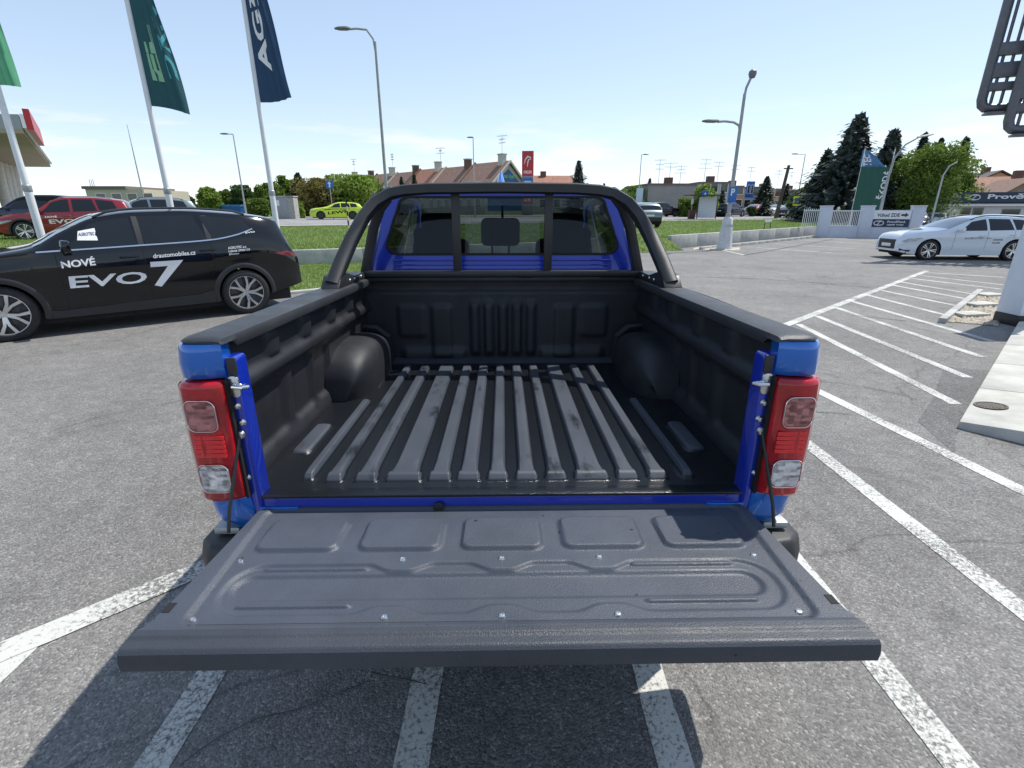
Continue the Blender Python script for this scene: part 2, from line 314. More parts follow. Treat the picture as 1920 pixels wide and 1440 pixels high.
        cw = n.new('ShaderNodeMix'); cw.data_type = 'RGBA'; l.new(mxw.outputs[0], cw.inputs['Factor']); l.new(src, cw.inputs['A']); cw.inputs['B'].default_value = (*[c*.2 for c in col], 1)
        src = cw.outputs['Result']
        rw = n.new('ShaderNodeMapRange'); rw.inputs['To Min'].default_value = .5; rw.inputs['To Max'].default_value = .17; l.new(mxw.outputs[0], rw.inputs[0]); l.new(rw.outputs[0], b.inputs['Roughness'])
    l.new(src, b.inputs['Base Color'])
    return m
M_ASPH = asphalt_mat('asphalt_worn', (.135, .130, .124), (.36, .35, .33), (.205, .198, .188))
M_ASPH2 = asphalt_mat('asphalt_dark', (.08, .08, .08), (.30, .29, .28), (.15, .147, .14))
M_ROAD = asphalt_mat('asphalt_road', (.16, .16, .16), (.42, .41, .40), (.28, .275, .27))
M_LINE = line_paint_mat('white_line_paint')
M_CONC = mat('concrete', (.40, .40, .38), .85, var=.16, vscale=3.5, bump=.4, bscale=60)
M_SLAB = mat('pavement_concrete', (.47, .46, .41), .85, var=.16, vscale=3.0, bump=.5, bscale=90)
M_SOIL = mat('soil', (.13, .105, .07), .95, var=.4, vscale=9, bump=.8, bscale=40)
M_GRASSB = mat('grass_ground', (.07, .12, .022), .9, col2=(.15, .20, .05), vscale=2.2, bump=.8, bscale=25)
M_GRASS = leaf_mat('grass_blades', (.11, .19, .03), (.26, .35, .08), .4)
M_BLACKP = mat('black_plastic', (.022, .023, .025), .5, bump=.15, bscale=250, var=.12, vscale=5)
M_RUBBER = mat('tyre_rubber', (.018, .018, .019), .75, var=.2, vscale=12)
M_DARK = mat('dark_void', (.008, .008, .009), .8)
M_CHROME = mat('chrome', (.75, .75, .76), .12, 1.0, var=.05)
M_STEEL = mat('brushed_steel', (.55, .56, .57), .32, 1.0, var=.1, vscale=20)
M_GALV = mat('galvanised_steel', (.42, .44, .45), .5, .6, var=.15, vscale=9)
M_GREYP = mat('grey_pole_paint', (.34, .35, .35), .5, .1, var=.12, vscale=3)
M_WHITEP = mat('white_pole_paint', (.74, .75, .76), .35, 0, var=.05, vscale=4)
M_WHITE = mat('white_vinyl', (.80, .80, .80), .45, var=.03)
M_GLASSD = mat('tinted_car_glass', (.010, .013, .016), .02, 0, coat=0, spec=.55, var=.1, vscale=1.5)
M_GLASSW = mat('windscreen_sky_glass', (.10, .13, .15), .03, 0, coat=.6, spec=.9, var=.1, vscale=1.5)  # base colour lifted to pale blue in place of reflected sky
M_PANE = mat('window_pane', (.03, .04, .05), .05, 0, spec=.8, var=.2)
M_RED_L = mat('red_lamp_lens', (.40, .006, .012), .14, 0, coat=.6, spec=.4, var=.3, vscale=14)
M_CLEAR_L = mat('clear_lamp_lens', (.36, .355, .37), .12, .2, coat=1, var=.2, vscale=60, bump=.3, bscale=90)
M_PINK_L = mat('pink_lamp_lens', (.34, .07, .075), .15, .2, coat=1, var=.2, vscale=60, bump=.3, bscale=90)
def facet_mat(name, c1, c2):
    m = mat(name, c1, .12, .3, coat=1); n = m.node_tree.nodes; l = m.node_tree.links; t = n.new('ShaderNodeTexCoord'); b = n['Principled BSDF']
    mp_ = n.new('ShaderNodeMapping'); mp_.inputs['Scale'].default_value = (55, 55, 110); l.new(t.outputs['Object'], mp_.inputs[0]); v = n.new('ShaderNodeTexVoronoi'); v.distance = 'CHEBYCHEV'; v.inputs['Scale'].default_value = 1; v.inputs['Randomness'].default_value = .55; l.new(mp_.outputs[0], v.inputs['Vector'])
    sc = n.new('ShaderNodeSeparateColor'); l.new(v.outputs['Color'], sc.inputs[0]); z = n.new('ShaderNodeTexNoise'); z.inputs['Scale'].default_value = 28; l.new(t.outputs['Object'], z.inputs['Vector']); mu_ = n.new('ShaderNodeMath'); mu_.operation = 'MULTIPLY_ADD'; mu_.inputs[1].default_value = .45; l.new(sc.outputs[0], mu_.inputs[0]); l.new(z.outputs[0], mu_.inputs[2])
    r = n.new('ShaderNodeValToRGB'); r.color_ramp.elements[0].position = .45; r.color_ramp.elements[1].position = .95; r.color_ramp.elements[0].color = (*c1, 1); r.color_ramp.elements[1].color = (*c2, 1); l.new(mu_.outputs[0], r.inputs[0]); l.new(r.outputs[0], b.inputs['Base Color'])
    return m
M_CLEAR_F = facet_mat('reverse_lens_facets', (.12, .12, .13), (.75, .74, .76)); M_PINK_F = facet_mat('fog_lens_facets', (.12, .03, .03), (.50, .20, .20))
M_RED_B = mat('red_lamp_bright', (.70, .012, .02), .2, 0, coat=.4, var=.1, vscale=30); M_RED_D = mat('red_lamp_dark', (.16, .004, .008), .18, 0, coat=.4, var=.1, vscale=30)
M_PLATE = mat('number_plate', (.75, .75, .72), .4, var=.05)
M_RIMD = mat('rim_black', (.02, .02, .022), .3, .3, var=.1)
M_RIMS = mat('rim_polished', (.62, .63, .65), .25, .9, var=.06)
# ------------------------------------------------------------------ the setting
A0 = Vector((-6.9, 15.9)); D1 = Vector((.8918, .4524)); N1 = Vector((-.4524, .8918))
def sdist(x, y): return N1.dot(Vector((x, y))-A0)
def terr(x, y): return .45+.012*clamp(sdist(x, y), 0, 42)
def on(s, t): q = A0+D1*t+N1*s; return Vector((q.x, q.y, terr(q.x, q.y)))
def sheet(name, pts, m, kind='structure'):
    V, F = cdt_mesh([(p[0], p[1]) for p in pts]); zz = {(round(p[0], 4), round(p[1], 4)): p[2] for p in pts}
    mb = MB(); mb.add([(v.x, v.y, zz[(round(v.x, 4), round(v.y, 4))]) for v in V], F)
    me = mb.mesh(name, smooth=0, fixn=False)
    o = obj(name, me); me.materials.append(m)
    if me.polygons[0].normal.z < 0: me.flip_normals()
    return tag(o, kind=kind)
sheet('ground', [(-1500, -1500, -.03), (1500, -1500, -.03), (1500, 1500, -.03), (-1500, 1500, -.03)], M_GRASSB)
sheet('car_park_asphalt', [(-70, -40, 0), (110, -40, 0), (110, 75, 0), (-70, 75, 0)], M_ASPH)
Q = [(-60, -11.04), (1.5, 20.16), (6.9, 22.9), (20.8, 36), (24, 42), (44, 74)]
mb = MB(); n_ = len(Q); far1 = []; far2 = []
for x, y in Q:
    s = sdist(x, y); t = D1.dot(Vector((x, y))-A0)
    far1.append(tuple(on(42, t))); q = on(700, t*6); far2.append((q.x, q.y, q.z))
mb.add([(x, y, terr(x, y)) for x, y in Q]+far1+far2, [(r*n_+i, r*n_+i+1, (r+1)*n_+i+1, (r+1)*n_+i) for r in (0, 1) for i in range(n_-1)])
tag(mb.build('grass_verge', M_GRASSB, smooth=0), kind='structure')
def ledge(p, q, off): d = Vector(q)-Vector(p); nn = Vector((d.y, -d.x)).normalized()*off; return nn
# earth slope where no wall holds the verge
mb = MB()
for a, b in ((Q[1], Q[2]), (Q[3], Q[4]), (Q[4], Q[5])):
    o_ = ledge(a, b, 1.0); mb.add([(a[0], a[1], terr(*a)), (b[0], b[1], terr(*b)), (b[0]+o_.x, b[1]+o_.y, -.02), (a[0]+o_.x, a[1]+o_.y, -.02)], [(0, 1, 2, 3)])
tag(mb.build('grass_bank', M_GRASSB), kind='structure')
# road with edge lines
def strip(name, s0, s1, t0, t1, dz, m):
    c = [on(s0, t0), on(s0, t1), on(s1, t1), on(s1, t0)]
    return sheet(name, [(p.x, p.y, p.z+dz) for p in c], m)
strip('road', 18.5, 36, -110, 150, .006, M_ROAD)
strip('road_far_pavement', 36.2, 39, -110, 150, .06, M_CONC)
M_LINEF = mat('road_marking', (.70, .70, .68), .7, var=.1)
strip('road_edge_line', 19.2, 19.4, -110, 150, .012, M_LINEF); strip('road_edge_line', 35.2, 35.4, -110, 150, .012, M_LINEF)
for i in range(-12, 20): strip('road_centre_dash', 27, 27.15, i*6, i*6+3, .012, M_LINEF)
strip('road_kerb', 17.9, 18.4, -110, 150, .05, M_CONC)
# low concrete retaining walls (cast panels)
def low_wall(label, a, b, h, th, npan):
    a, b = Vector(a), Vector(b); d = (b-a); L = d.length; d.normalize(); nn = Vector((d.y, -d.x))
    r = empty('retaining_wall', (a.x, a.y, 0), math.atan2(d.y, d.x), label, 'wall')
    for i in range(npan):
        MB().box(L*i/npan+.004, L*(i+1)/npan-.004, -th*.6, th*.4, -.05, h).build('wall_panel', M_CONC, r, bevel=.012)
    return r
low_wall('low concrete retaining wall behind the black car', (-24, 7.23), (1.45, 20.14), .47, .22, 12)
low_wall('low concrete retaining wall beside the concrete lamp foot', (6.9, 22.9), (20.7, 35.9), .58, .22, 8)
# lawn strip behind the black car with kerbstones
Kp = Vector((-4.83, 10.3)); Kd = Vector((.758, .653))
sheet('lawn_strip', [(*(Kp+Kd*-11), .03), (*(Kp+Kd*8), .03), (1.4, 19.9, .03), (-23, 7.5, .03)], M_GRASSB)
kr = empty('kerb', (Kp.x, Kp.y, 0), math.atan2(Kd.y, Kd.x)); tag(kr, kind='structure')
for i in range(-11, 8): MB().box(i+.004, i+.996, -.14, .0, -.05, .055).build('kerbstone', M_CONC, kr, bevel=.012)
kr2 = empty('kerb', (8.1, 22.4, 0), math.atan2(13.1, 13.9)); tag(kr2, kind='structure')
for i in range(0, 17): MB().box(i+.004, i+.996, -.12, .0, -.05, .12).build('kerbstone', M_CONC, kr2, bevel=.012)
# painted lines
def pline(a, b, wd=.115, z=.003, m=M_LINE):
    a, b = Vector(a[:2]), Vector(b[:2]); d = (b-a).normalized(); nn = Vector((-d.y, d.x))*wd/2
    nseg = max(1, int((b-a).length/.12)); rnd = random.Random(int(a.x*1000)+int(b.y*77)); mb = MB(); vs = []; fs = []
    for i in range(nseg+1):
        p = a.lerp(b, i/nseg); k1 = 1+rnd.uniform(-.07, .03); k2 = 1+rnd.uniform(-.07, .03)
        vs += [(*(p+nn*k1), z), (*(p-nn*k2), z)]
    fs = [(2*i, 2*i+1, 2*i+3, 2*i+2) for i in range(nseg)]
    mb.add(vs, fs); o = mb.build('painted_line', m, smooth=0, fixn=False)
    if o.data.polygons[0].normal.z < 0: o.data.flip_normals()
    return tag(o, kind='structure')
def bl(x): return 7.536+(x-4.246)*(.9216 if x > 4.2 else .962)            # the long boundary line of the hatched zone
pline((4.2, bl(4.2)), (11.82, 14.517), .135, .0052); pline((-5.2, bl(-5.2)), (4.2, bl(4.2)), .135, .0052)
pline((-1.95, bl(-1.95)-.02), (-1.93, -2.2), .125)
for xa, xb, y0 in ((-1.14, -1.10, -2.4), (-.326, -.30, -2.2), (.512, .52, -2), (1.40, 1.41, -1.4)): pline((xa, bl(xa)-.08), (xb, y0))
pline((2.17, bl(2.2)-.08), (2.24, .4)); pline((2.75, bl(2.8)-.08), (3.25, 2.1))
for a, b in (((1497,608),(1793,758)),((1530,592),(1815,708)),((1568,577),(1842,670)),((1597,565),(1860,640)),((1625,553),(1808,600)),((1650,544),(1825,580)),((1675,535),(1840,566)),((1690,529),(1850,556)),((1708,522),(1875,542)),((1720,516),(1880,534)),((1733,511),(1882,520))):
    pline(G(*a), G(*b), .11)
for a, b in (((1400,463),(1560,474)),((1450,457),(1602,466)),((1492,450),(1632,457)),((1540,446),(1640,452)),((1340,466),(1395,478))): pline(G(*a), G(*b), .12)
pline(G(1395,479), G(1560,449), .10, m=mat('tar_seam', (.03, .03, .03), .8))
# darker asphalt areas
def patch(pts, m, z=.0015): return sheet('asphalt_dark_area', [(p[0], p[1], z) for p in pts], m)
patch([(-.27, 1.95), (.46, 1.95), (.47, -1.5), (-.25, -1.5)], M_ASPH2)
patch([G(*p)[:2] for p in ((1770, 687), (1870, 697), (1850, 760), (1793, 815), (1790, 850), (1720, 790), (1748, 750))], M_ASPH2)
M_TAR = mat('tar_crack', (.06, .058, .055), .85, var=.2, vscale=30)
def crack(name, px, wd, seed):
    rnd = random.Random(seed); pts = []
    for a, b in zip(px[:-1], px[1:]):
        A, B = G(*a), G(*b); k = max(2, int((B-A).length/.08))
        for i in range(k): pts.append(A.lerp(B, i/k)+Vector((rnd.uniform(-.012, .012), rnd.uniform(-.012, .012), 0)))
    vs = []; fs = []
    for i, p in enumerate(pts):
        t = (pts[min(i+1, len(pts)-1)]-pts[max(i-1, 0)]).normalized(); nn = Vector((-t.y, t.x, 0))*wd*rnd.uniform(.05, 1)
        vs += [(p.x+nn.x, p.y+nn.y, .0066), (p.x-nn.x, p.y-nn.y, .0066)]
    fs = [(2*i, 2*i+1, 2*i+3, 2*i+2) for i in range(len(pts)-1)]
    mb = MB(); mb.add(vs, fs); o = mb.build(name, M_TAR, smooth=0, fixn=False)
    if o.data.polygons[0].normal.z < 0: o.data.flip_normals()
    return tag(o, kind='structure')
crack('asphalt_crack', [(1520, 713), (1600, 722), (1680, 738), (1745, 757)], .010, 1)
crack('asphalt_crack', [(1480, 770), (1600, 777), (1660, 790), (1740, 800)], .006, 2)
crack('asphalt_crack', [(340, 1440), (420, 1375), (560, 1330), (660, 1290), (720, 1262)], .0032, 3)
crack('asphalt_crack', [(700, 1258), (770, 1275), (830, 1305)], .004, 4)
crack('asphalt_crack', [(1250, 518), (1400, 522), (1500, 528), (1640, 540)], .02, 5)
crack('asphalt_crack', [(1585, 590), (1680, 600), (1800, 615)], .012, 6)
# pavement at the right with joints
pv = empty('pavement', (0, 0, 0)); tag(pv, kind='structure')
p0 = Vector((3.55, 3.66)); pd = Vector((.735, .678)); pn = Vector((.66, -.75))
for i in range(5):
    for j in range(3):
        l0, l1 = i*1.15+.006, (i+1)*1.15-.006; w0, w1 = j*1.2+.006, (j+1)*1.2-.006
        def zt_(l, w_): return .06+.12*clamp(w_/1.0)+.02*clamp(l/3)
        vs = []
        for l, w_ in ((l0, w0), (l1, w0), (l1, w1), (l0, w1)):
            q = p0+pd*l+pn*w_-(pn*.0); vs.append((q.x, q.y, zt_(l, w_)))
        vs = [(x, y, -.05) for x, y, z in vs]+vs
        MB().add(vs, [(3,2,1,0),(4,5,6,7),(0,1,5,4),(1,2,6,5),(2,3,7,6),(3,0,4,7)]).build('paving_slab', M_SLAB, pv, bevel=.01)
mh = G(1858, 760, .085)
mb = MB(); mb.lathe([(.0, .012), (.085, .012), (.09, .008), (.095, .014), (.11, .014), (.112, 0)], 28)
for k in range(-3, 4): mb.box(-.06, .06, k*.02-.004, k*.02+.004, .012, .016)
o = mb.build('manhole_cover', mat('cast_iron', (.10, .085, .07), .7, .3, var=.3, vscale=40), None); mr = Vector((mh.x, mh.y))-p0; o.location = (mh.x, mh.y, .06+.12*clamp(pn.dot(mr))+.02*clamp(pd.dot(mr)/3)-.006); o.rotation_euler = Vector((-.12*pn.x, -.12*pn.y, 1)).to_track_quat('Z', 'Y').to_euler()
tag(o, 'small round rusty manhole cover in the pale pavement', 'manhole cover')
# gravel bed with flat slabs at the column
gb = [G(1768, 603), G(1838, 548), G(1905, 556), G(1870, 612)]
sheet('gravel_bed', [(p.x, p.y, .006) for p in gb], M_SOIL)
def pebbles(name, quad, n, r0, r1, z, m, seed):
    rnd = random.Random(seed); mb = MB()
    for _ in range(n):
        p = bil(quad, rnd.random(), rnd.random()); r = rnd.uniform(r0, r1); a = rnd.random()*6.28
        vs = []; 
        for k in range(5):
            q = a+k*1.257; vs.append((p.x+r*math.cos(q)*rnd.uniform(.8, 1.2), p.y+r*math.sin(q)*rnd.uniform(.7, 1.1), z))
        vs.append((p.x+rnd.uniform(-.3, .3)*r, p.y+rnd.uniform(-.3, .3)*r, z+r*rnd.uniform(.5, .9)))
        mb.add(vs, [(k, (k+1) % 5, 5) for k in range(5)])
    return tag(mb.build(name, m, None, smooth=60), kind='stuff')
M_PEB = mat('pebble', (.20, .17, .13), .8, col2=(.50, .45, .37), vscale=14)
tag(pebbles('gravel', gb, 1500, .02, .045, .008, M_PEB, 3), 'brown pebbles filling the bed at the white column', 'gravel')
for i, (a, b) in enumerate((((1793, 594), (1840, 592)), ((1815, 575), (1860, 573)), ((1836, 557), (1868, 555)))):
    A = G(*a); B = G(*b); mb = MB(); d = (B-A); nn = Vector((-d.y, d.x, 0)).normalized()*.14
    mb.prism([(q.x, q.y) for q in (A-nn, B-nn, B+nn, A+nn)], .05, lambda x, y, z: (x, y, z+.012))
    tag(mb.build('stepping_slab', M_SLAB, None, bevel=.008), ('flat pale slab nearest the camera in the pebble bed', 'middle flat pale slab in the pebble bed', 'farthest flat pale slab in the pebble bed')[i], 'slab', 'slabs in the pebble bed')
gk = empty('kerb', (0, 0, 0)); tag(gk, kind='structure')
A, B = G(1765, 606), G(1836, 549); d = (B-A).normalized(); nn = Vector((-d.y, d.x, 0))
for k in range(4): MB().obox(A.lerp(B, (k+.5)/4)+Vector((0, 0, .03)), d*((B-A).length/8-.004), nn*.05, (0, 0, .05)).build('kerbstone', M_CONC, gk, bevel=.01)
gq = [Vector((7.9, 22.6, 0)), Vector((9.6, 21.9, 0)), Vector((10.3, 23.4, 0)), Vector((8.4, 23.6, 0))]
sheet('soil_patch', [(p.x, p.y, .006) for p in gq], M_SOIL)
tag(pebbles('gravel', gq, 700, .03, .07, .008, mat('pale_pebble', (.34, .30, .24), .8, col2=(.62, .57, .48), vscale=9), 5), 'pale stones heaped at the end of the concrete wall', 'gravel')
# grass blades
def blades(name, pts, hmin, hmax, wd, seed, label):
    rg = np.random.default_rng(seed); n = len(pts); pts = np.array(pts)
    a = rg.uniform(0, 6.283, n); h = rg.uniform(hmin, hmax, n); dx = np.cos(a)*wd; dy = np.sin(a)*wd
    lx = rg.normal(0, .45, n)*h; ly = rg.normal(0, .45, n)*h
    V = np.empty((n, 3, 3)); V[:, 0] = pts-np.stack([dx, dy, np.zeros(n)], 1); V[:, 1] = pts+np.stack([dx, dy, np.zeros(n)], 1); V[:, 2] = pts+np.stack([lx, ly, h], 1)
    me = bpy.data.meshes.new(name); me.vertices.add(3*n); me.vertices.foreach_set('co', V.reshape(-1)); me.loops.add(3*n); me.loops.foreach_set('vertex_index', np.arange(3*n, dtype=np.int32))
    me.polygons.add(n); me.polygons.foreach_set('loop_start', np.arange(0, 3*n, 3, dtype=np.int32)); me.update(calc_edges=True); me.materials.append(M_GRASS)
    return tag(obj(name, me), label, 'grass', kind='stuff')
rg = np.random.default_rng(11)
def scatter(poly_t, poly_s, n, zf=None):
    o = []
    t = rg.uniform(*poly_t, n); s = poly_s[0]+(poly_s[1]-poly_s[0])*rg.uniform(0, 1, n)**1.35
    for ti, si in zip(t, s):
        q = A0+D1*ti+N1*si; o.append((q.x, q.y, terr(q.x, q.y)-.003))
    return o
pl_ = scatter((-24, 13), (.12, 17.6), 90000)
def inq(x, y):
    a, b = Vector(Q[2]), Vector(Q[3]); d = b-a; return d.x*(y-a.y)-d.y*(x-a.x) > .12*d.length
pr_ = [p for p in scatter((13, 52), (.12, 21), 80000) if inq(p[0], p[1])]
bk_ = []
for _ in range(2500):
    a_, b_ = rg.random(), rg.random(); o_ = ledge(Q[1], Q[2], 1.0); q_ = Vector(Q[1]).lerp(Vector(Q[2]), a_)+o_*b_; bk_.append((q_.x, q_.y, (terr(*Q[1]))*(1-b_)-.02*b_))
blades('grass', pl_+pr_+bk_, .04, .11, .011, 5, 'mown green grass on the raised verge along the road')
ls = []
for _ in range(26000):
    a = random.Random(_).random; s = -4+11*rg.random(); q = Kp+Kd*s; dd = rg.random()*5.5; q = q+Vector((-.653, .758))*(dd+.02); 
    if sdist(q.x, q.y) < -.2: ls.append((q.x, q.y, .028))
blades('grass', ls, .03, .09, .008, 6, 'grass of the narrow lawn strip below the concrete wall')
# ------------------------------------------------------------------ the blue pickup
RK = math.tan(R(1.6))
def rk(p): return (p[0], p[1], p[2]-p[1]*RK)
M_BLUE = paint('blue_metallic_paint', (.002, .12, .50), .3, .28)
M_BLUESH = paint('blue_shaded_paint', (.004, .026, .36), .1, .35)  # body blue again, with the violet shade of the rear-facing panels in its colour
ZF = .862
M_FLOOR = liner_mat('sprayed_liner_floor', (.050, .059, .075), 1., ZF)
M_LINER_SHADE = liner_mat('sprayed_liner_shaded', (.018, .020, .025))  # wall and bulkhead liner, darkened below the floor's colour to stand for shade
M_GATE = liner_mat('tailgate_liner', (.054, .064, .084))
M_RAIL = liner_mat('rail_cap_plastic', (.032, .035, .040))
M_BAR = mat('sport_bar_black', (.020, .021, .023), .42, bump=.12, bscale=300, var=.1)
truck = empty('pickup_truck', (-.025, 1.285, 0), R(1.0), 'blue pickup truck with its tailgate open and an empty black load bed', 'pickup truck')
def tp(mb, name, m, parent=None, **k): return mb.build(name, m, parent or truck, xf=rk, **k)
def sdr(x, y, cx, cy, hx, hy, r):
    a = abs(x-cx)-hx+r; b = abs(y-cy)-hy+r
    return math.hypot(max(a, 0), max(b, 0))+min(max(a, b), 0)-r
def ins(sd, w_): return sst(w_, -w_, sd)
# floor with pressed ribs
ribs = [(-.545, -.498), (-.455, -.393), (-.36, -.257), (-.23, -.165), (-.142, -.075), (-.048, .012), (.040, .104), (.132, .194), (.224, .324), (.355, .416), (.452, .508)]
ribs += [(-.62, -.59), (.563, .593)]
def floor_h(x, y):
    h = 0
    for i, (a, b) in enumerate(ribs):
        y0, y1 = (.075, 1.36) if i < 11 else (.09, .80)
        c_ = (a+b)/2; hw_ = (b-a)/2*(.73+.30*sst(.15, .085, y)) if i < 11 else (b-a)/2
        if a-.02 < x < b+.02:
            e = sst(-hw_-.006, -hw_+.006, x-c_)*sst(hw_+.007, hw_-.007, x-c_)*sst(y0-.012, y0+.018, y)*sst(y1+.02, y1-.02, y); h = max(h, .022*e)
    for cx in (-.70, .675): h = max(h, .014*ins(sdr(x, y, cx, .40, .030, .13, .02), .008))
    h += .012*sst(1.40, 1.44, y)
    return h
xs = sorted(set([-.79+1.58*i/70 for i in range(71)]+[c+d for a, b in ribs for c in (a, b, (a+b)/2-(b-a)*.365, (a+b)/2+(b-a)*.365) for d in (-.007, -.0035, 0, .0035, .007)]+[c+d for c in (-.70, .675) for d in (-.04, -.03, -.022, .022, .03, .04)]))
ys = sorted(set([.035+1.51*i/46 for i in range(47)]+[.06, .065, .07, .08, .085, .09, .1, 1.34, 1.35, 1.37, 1.38, .775, .785, .79, .81, .82, .26, .265, .275, .28, .52, .53, .535, .54]))
mb = MB(); nx, ny = len(xs), len(ys)
mb.add([(x, y, ZF+floor_h(x, y)) for x in xs for y in ys], [(i*ny+j, (i+1)*ny+j, (i+1)*ny+j+1, i*ny+j+1) for i in range(nx-1) for j in range(ny-1)])
tp(mb, 'bed_floor', M_FLOOR, smooth=34, fixn=False)
tp(MB().box(-.735, .735, -.012, .034, ZF-.006, ZF+.004), 'sill_strip', M_FLOOR, bevel=.003)
tp(MB().box(-.74, .74, -.006, .034, .745, ZF-.0065), 'rear_sill', M_BLUESH, bevel=.004)
mb = MB(); mb.lathe([(.012, 0), (.016, .004), (.016, .012), (.010, .014)], 14, lambda x, y, z: (x-.19, -.008-z, .825+y), cap=True); tp(mb, 'rubber_stop', M_RUBBER)
# side walls
def wall_off(y, z, sgn):
    o = 0
    o += .024*sst(1.135, 1.165, z)*sst(1.215, 1.178, z)                               # long bead
    o += .018*sst(1.20, 1.18, z)*sst(.86, .9, z)*0
    for y0, y1 in ((.10, .40), (.47, .66), (.70, .86)): o -= .016*ins(sdr(y, z, (y0+y1)/2, 1.02, (y1-y0)/2, .105, .03), .012)
    for yc in (.33, .62, .92, 1.2): o += .015*sst(.055, .03, abs(y-yc))*sst(1.20, 1.215, z)*sst(1.31, 1.27, z)
    o += .02*sst(.93, .865, z)
    return o
for sgn in (-1, 1):
    mb = MB()
    def fn(a, b):
        y = .0+1.535*a; z = ZF+(1.312-ZF)*b
        return (sgn*(lerp(.782, .760, b)-wall_off(y, z, sgn)), y, z)
    mb.grid(90, 60, fn, flip=sgn < 0); tp(mb, 'bed_side_wall', M_LINER_SHADE, smooth=50)
    # rail cap
    mb = MB(); secs = []
    prof = [(.728, 1.300), (.723, 1.320), (.729, 1.333), (.75, 1.338), (.812, 1.337), (.838, 1.333), (.847, 1.327), (.842, 1.322), (.76, 1.322)]
    for y, k in ((-.024, .955), (-.018, .975), (-.004, .99), (.03, 1), (.06, 1), (.3, 1.0), (1.1, 1.004), (1.56, 1.004)): secs.append([(sgn*(x if x < .8 else x*k+(.012 if y > .5 else 0)), y, lerp(1.3225, z, .45 if y < -.02 else .75) if y < -.01 and z > 1.319 else (z if y > .05 or z > 1.319 else 1.3225)) for x, z in prof])
    mb.sweep(None, secs); tp(mb, 'rail_cap', M_RAIL, smooth=45)
    # wheel arch
    mb = MB()
    def fa(a, b):
        t = -1+2*a; yy = 1.15+.335*t; prof_ = max(0, 1-abs(t)**3.2)**.42
        ph = b*math.pi/2; x = .60+.19*(1-math.cos(ph)**.55 if ph < math.pi/2 else 1)
        hh = .225*prof_*math.sin(ph)**.42 if b > 0 else 0
        inset = .19*(1-prof_)*.75
        return (sgn*min(.80, x+inset*(1-b)), yy, ZF-.004+hh)
    mb.grid(44, 22, fa, flip=sgn > 0); wa = tp(mb, 'wheel_arch', M_LINER_SHADE, smooth=60)
    for dy in (.30, .335):
        pts = [(sgn*.79, 1.13+dy, ZF+.22), (sgn*.70, 1.13+dy, ZF+.21), (sgn*.64, 1.13+dy, ZF+.16), (sgn*.63, 1.135+dy, ZF)]
        tp(MB().tube(pts, .012, 6), 'pressed_bead', M_LINER_SHADE, wa)
    # rear post, corner panel, lamp
    tp(MB().box(sgn*.700 if sgn > 0 else -.742, .742 if sgn > 0 else -.700, -.016, .05, .742, 1.285), 'rear_post', M_BLUESH, bevel=.012, seg=3)
    mb = MB(); prof = [(.728, -.022), (.76, -.036), (.797, -.041), (.822, -.036), (.839, -.024), (.850, -.004), (.857, .05), (.858, .30), (.80, .30), (.80, .05), (.735, .03)]
    mb.sweep(None, [[(sgn*(x-(i_ if x > .78 else 0)), y+(j_ if y < .02 else 0), z) for x, y in prof] for z, i_, j_ in ((1.231, .003, .003), (1.2335, 0, 0), (1.27, -.001, -.002), (1.30, .001, .001), (1.314, .003, .002), (1.3215, .006, .005))]); tp(mb, 'corner_panel', M_BLUE, smooth=50)
    mb = MB(); mb.sweep(None, [[(sgn*(x-ix), y+iy, z) for x, y in prof] for z, ix, iy in ((.766, .03, .02), (.80, .008, .004), (.873, 0, 0))]); tp(mb, 'corner_panel', M_BLUE, bevel=.004)
    lp = [(.730, .02), (.730, -.046), (.76, -.060), (.80, -.064), (.832, -.056), (.852, -.034), (.862, .0), (.864, .09), (.84, .10)]
    mb = MB(); secs = []
    for z, g, q in ((.876, .006, .008), (.884, .0, 0), (.95, 0, -.002), (1.05, 0, -.004), (1.15, 0, -.002), (1.216, 0, 0), (1.226, .006, .008)):
        secs.append([(sgn*(x-(g if x > .8 else -g)), y+q, z) for x, y in lp])
    mb.sweep(None, secs); tl = tp(mb, 'tail_lamp', M_RED_L, bevel=.006, seg=2)
    for nm, m, z0, z1, x0, x1 in (('fog_lens', M_PINK_F, 1.098, 1.178, .750, .825), ('reverse_lens', M_CLEAR_F, .915, .993, .748, .825)):
        V, F = cdt_mesh(rrect(x0, x1, z0, z1, .018), step=.02)
        mb = MB()
        def ly(x): return -.069-.0 if x < .80 else -.069+.25*(x-.80)**1.6*4
        mb.add([(sgn*v.x, ly(v.x)-.001*0, v.y) for v in V], F); ln = tp(mb, nm, m, tl, smooth=60)
        pr = rrect(x0-.003, x1+.003, z0-.003, z1+.003, .020)
        tp(MB().tube([(sgn*x, ly(x)-.001, z) for x, z in pr], .0015, 6, closed=True), 'chrome_trim', M_CHROME, tl)
    tp(MB().box(*sorted((sgn*.7235, sgn*.7295)), -.036, .03, .874, 1.228), 'lamp_gap_shade', M_DARK, tl)  # dark strip painted as the shadow in the gap between lamp and post
    for k in range(5): tp(MB().box(*sorted((sgn*.742, sgn*.822)), -.0672, -.062, 1.018+k*.013, 1.029+k*.013), 'lens_rib', M_RED_B, tl, bevel=.001)
    # striker loop on its plate
    mb = MB(); mb.prism(rrect(-.014, .014, -.030, .030, .012), .006, lambda x, y, z: (sgn*.712+x, -.017-z, 1.205+y)); st = tp(mb, 'striker', M_STEEL, bevel=.0015)
    tp(MB().tube([(sgn*.712, -.02, 1.213), (sgn*.70, -.05, 1.213), (sgn*.675, -.052, 1.213), (sgn*.668, -.04, 1.212), (sgn*.675, -.03, 1.211), (sgn*.70, -.028, 1.211)], .0055, 8), 'hook', M_CHROME, st)
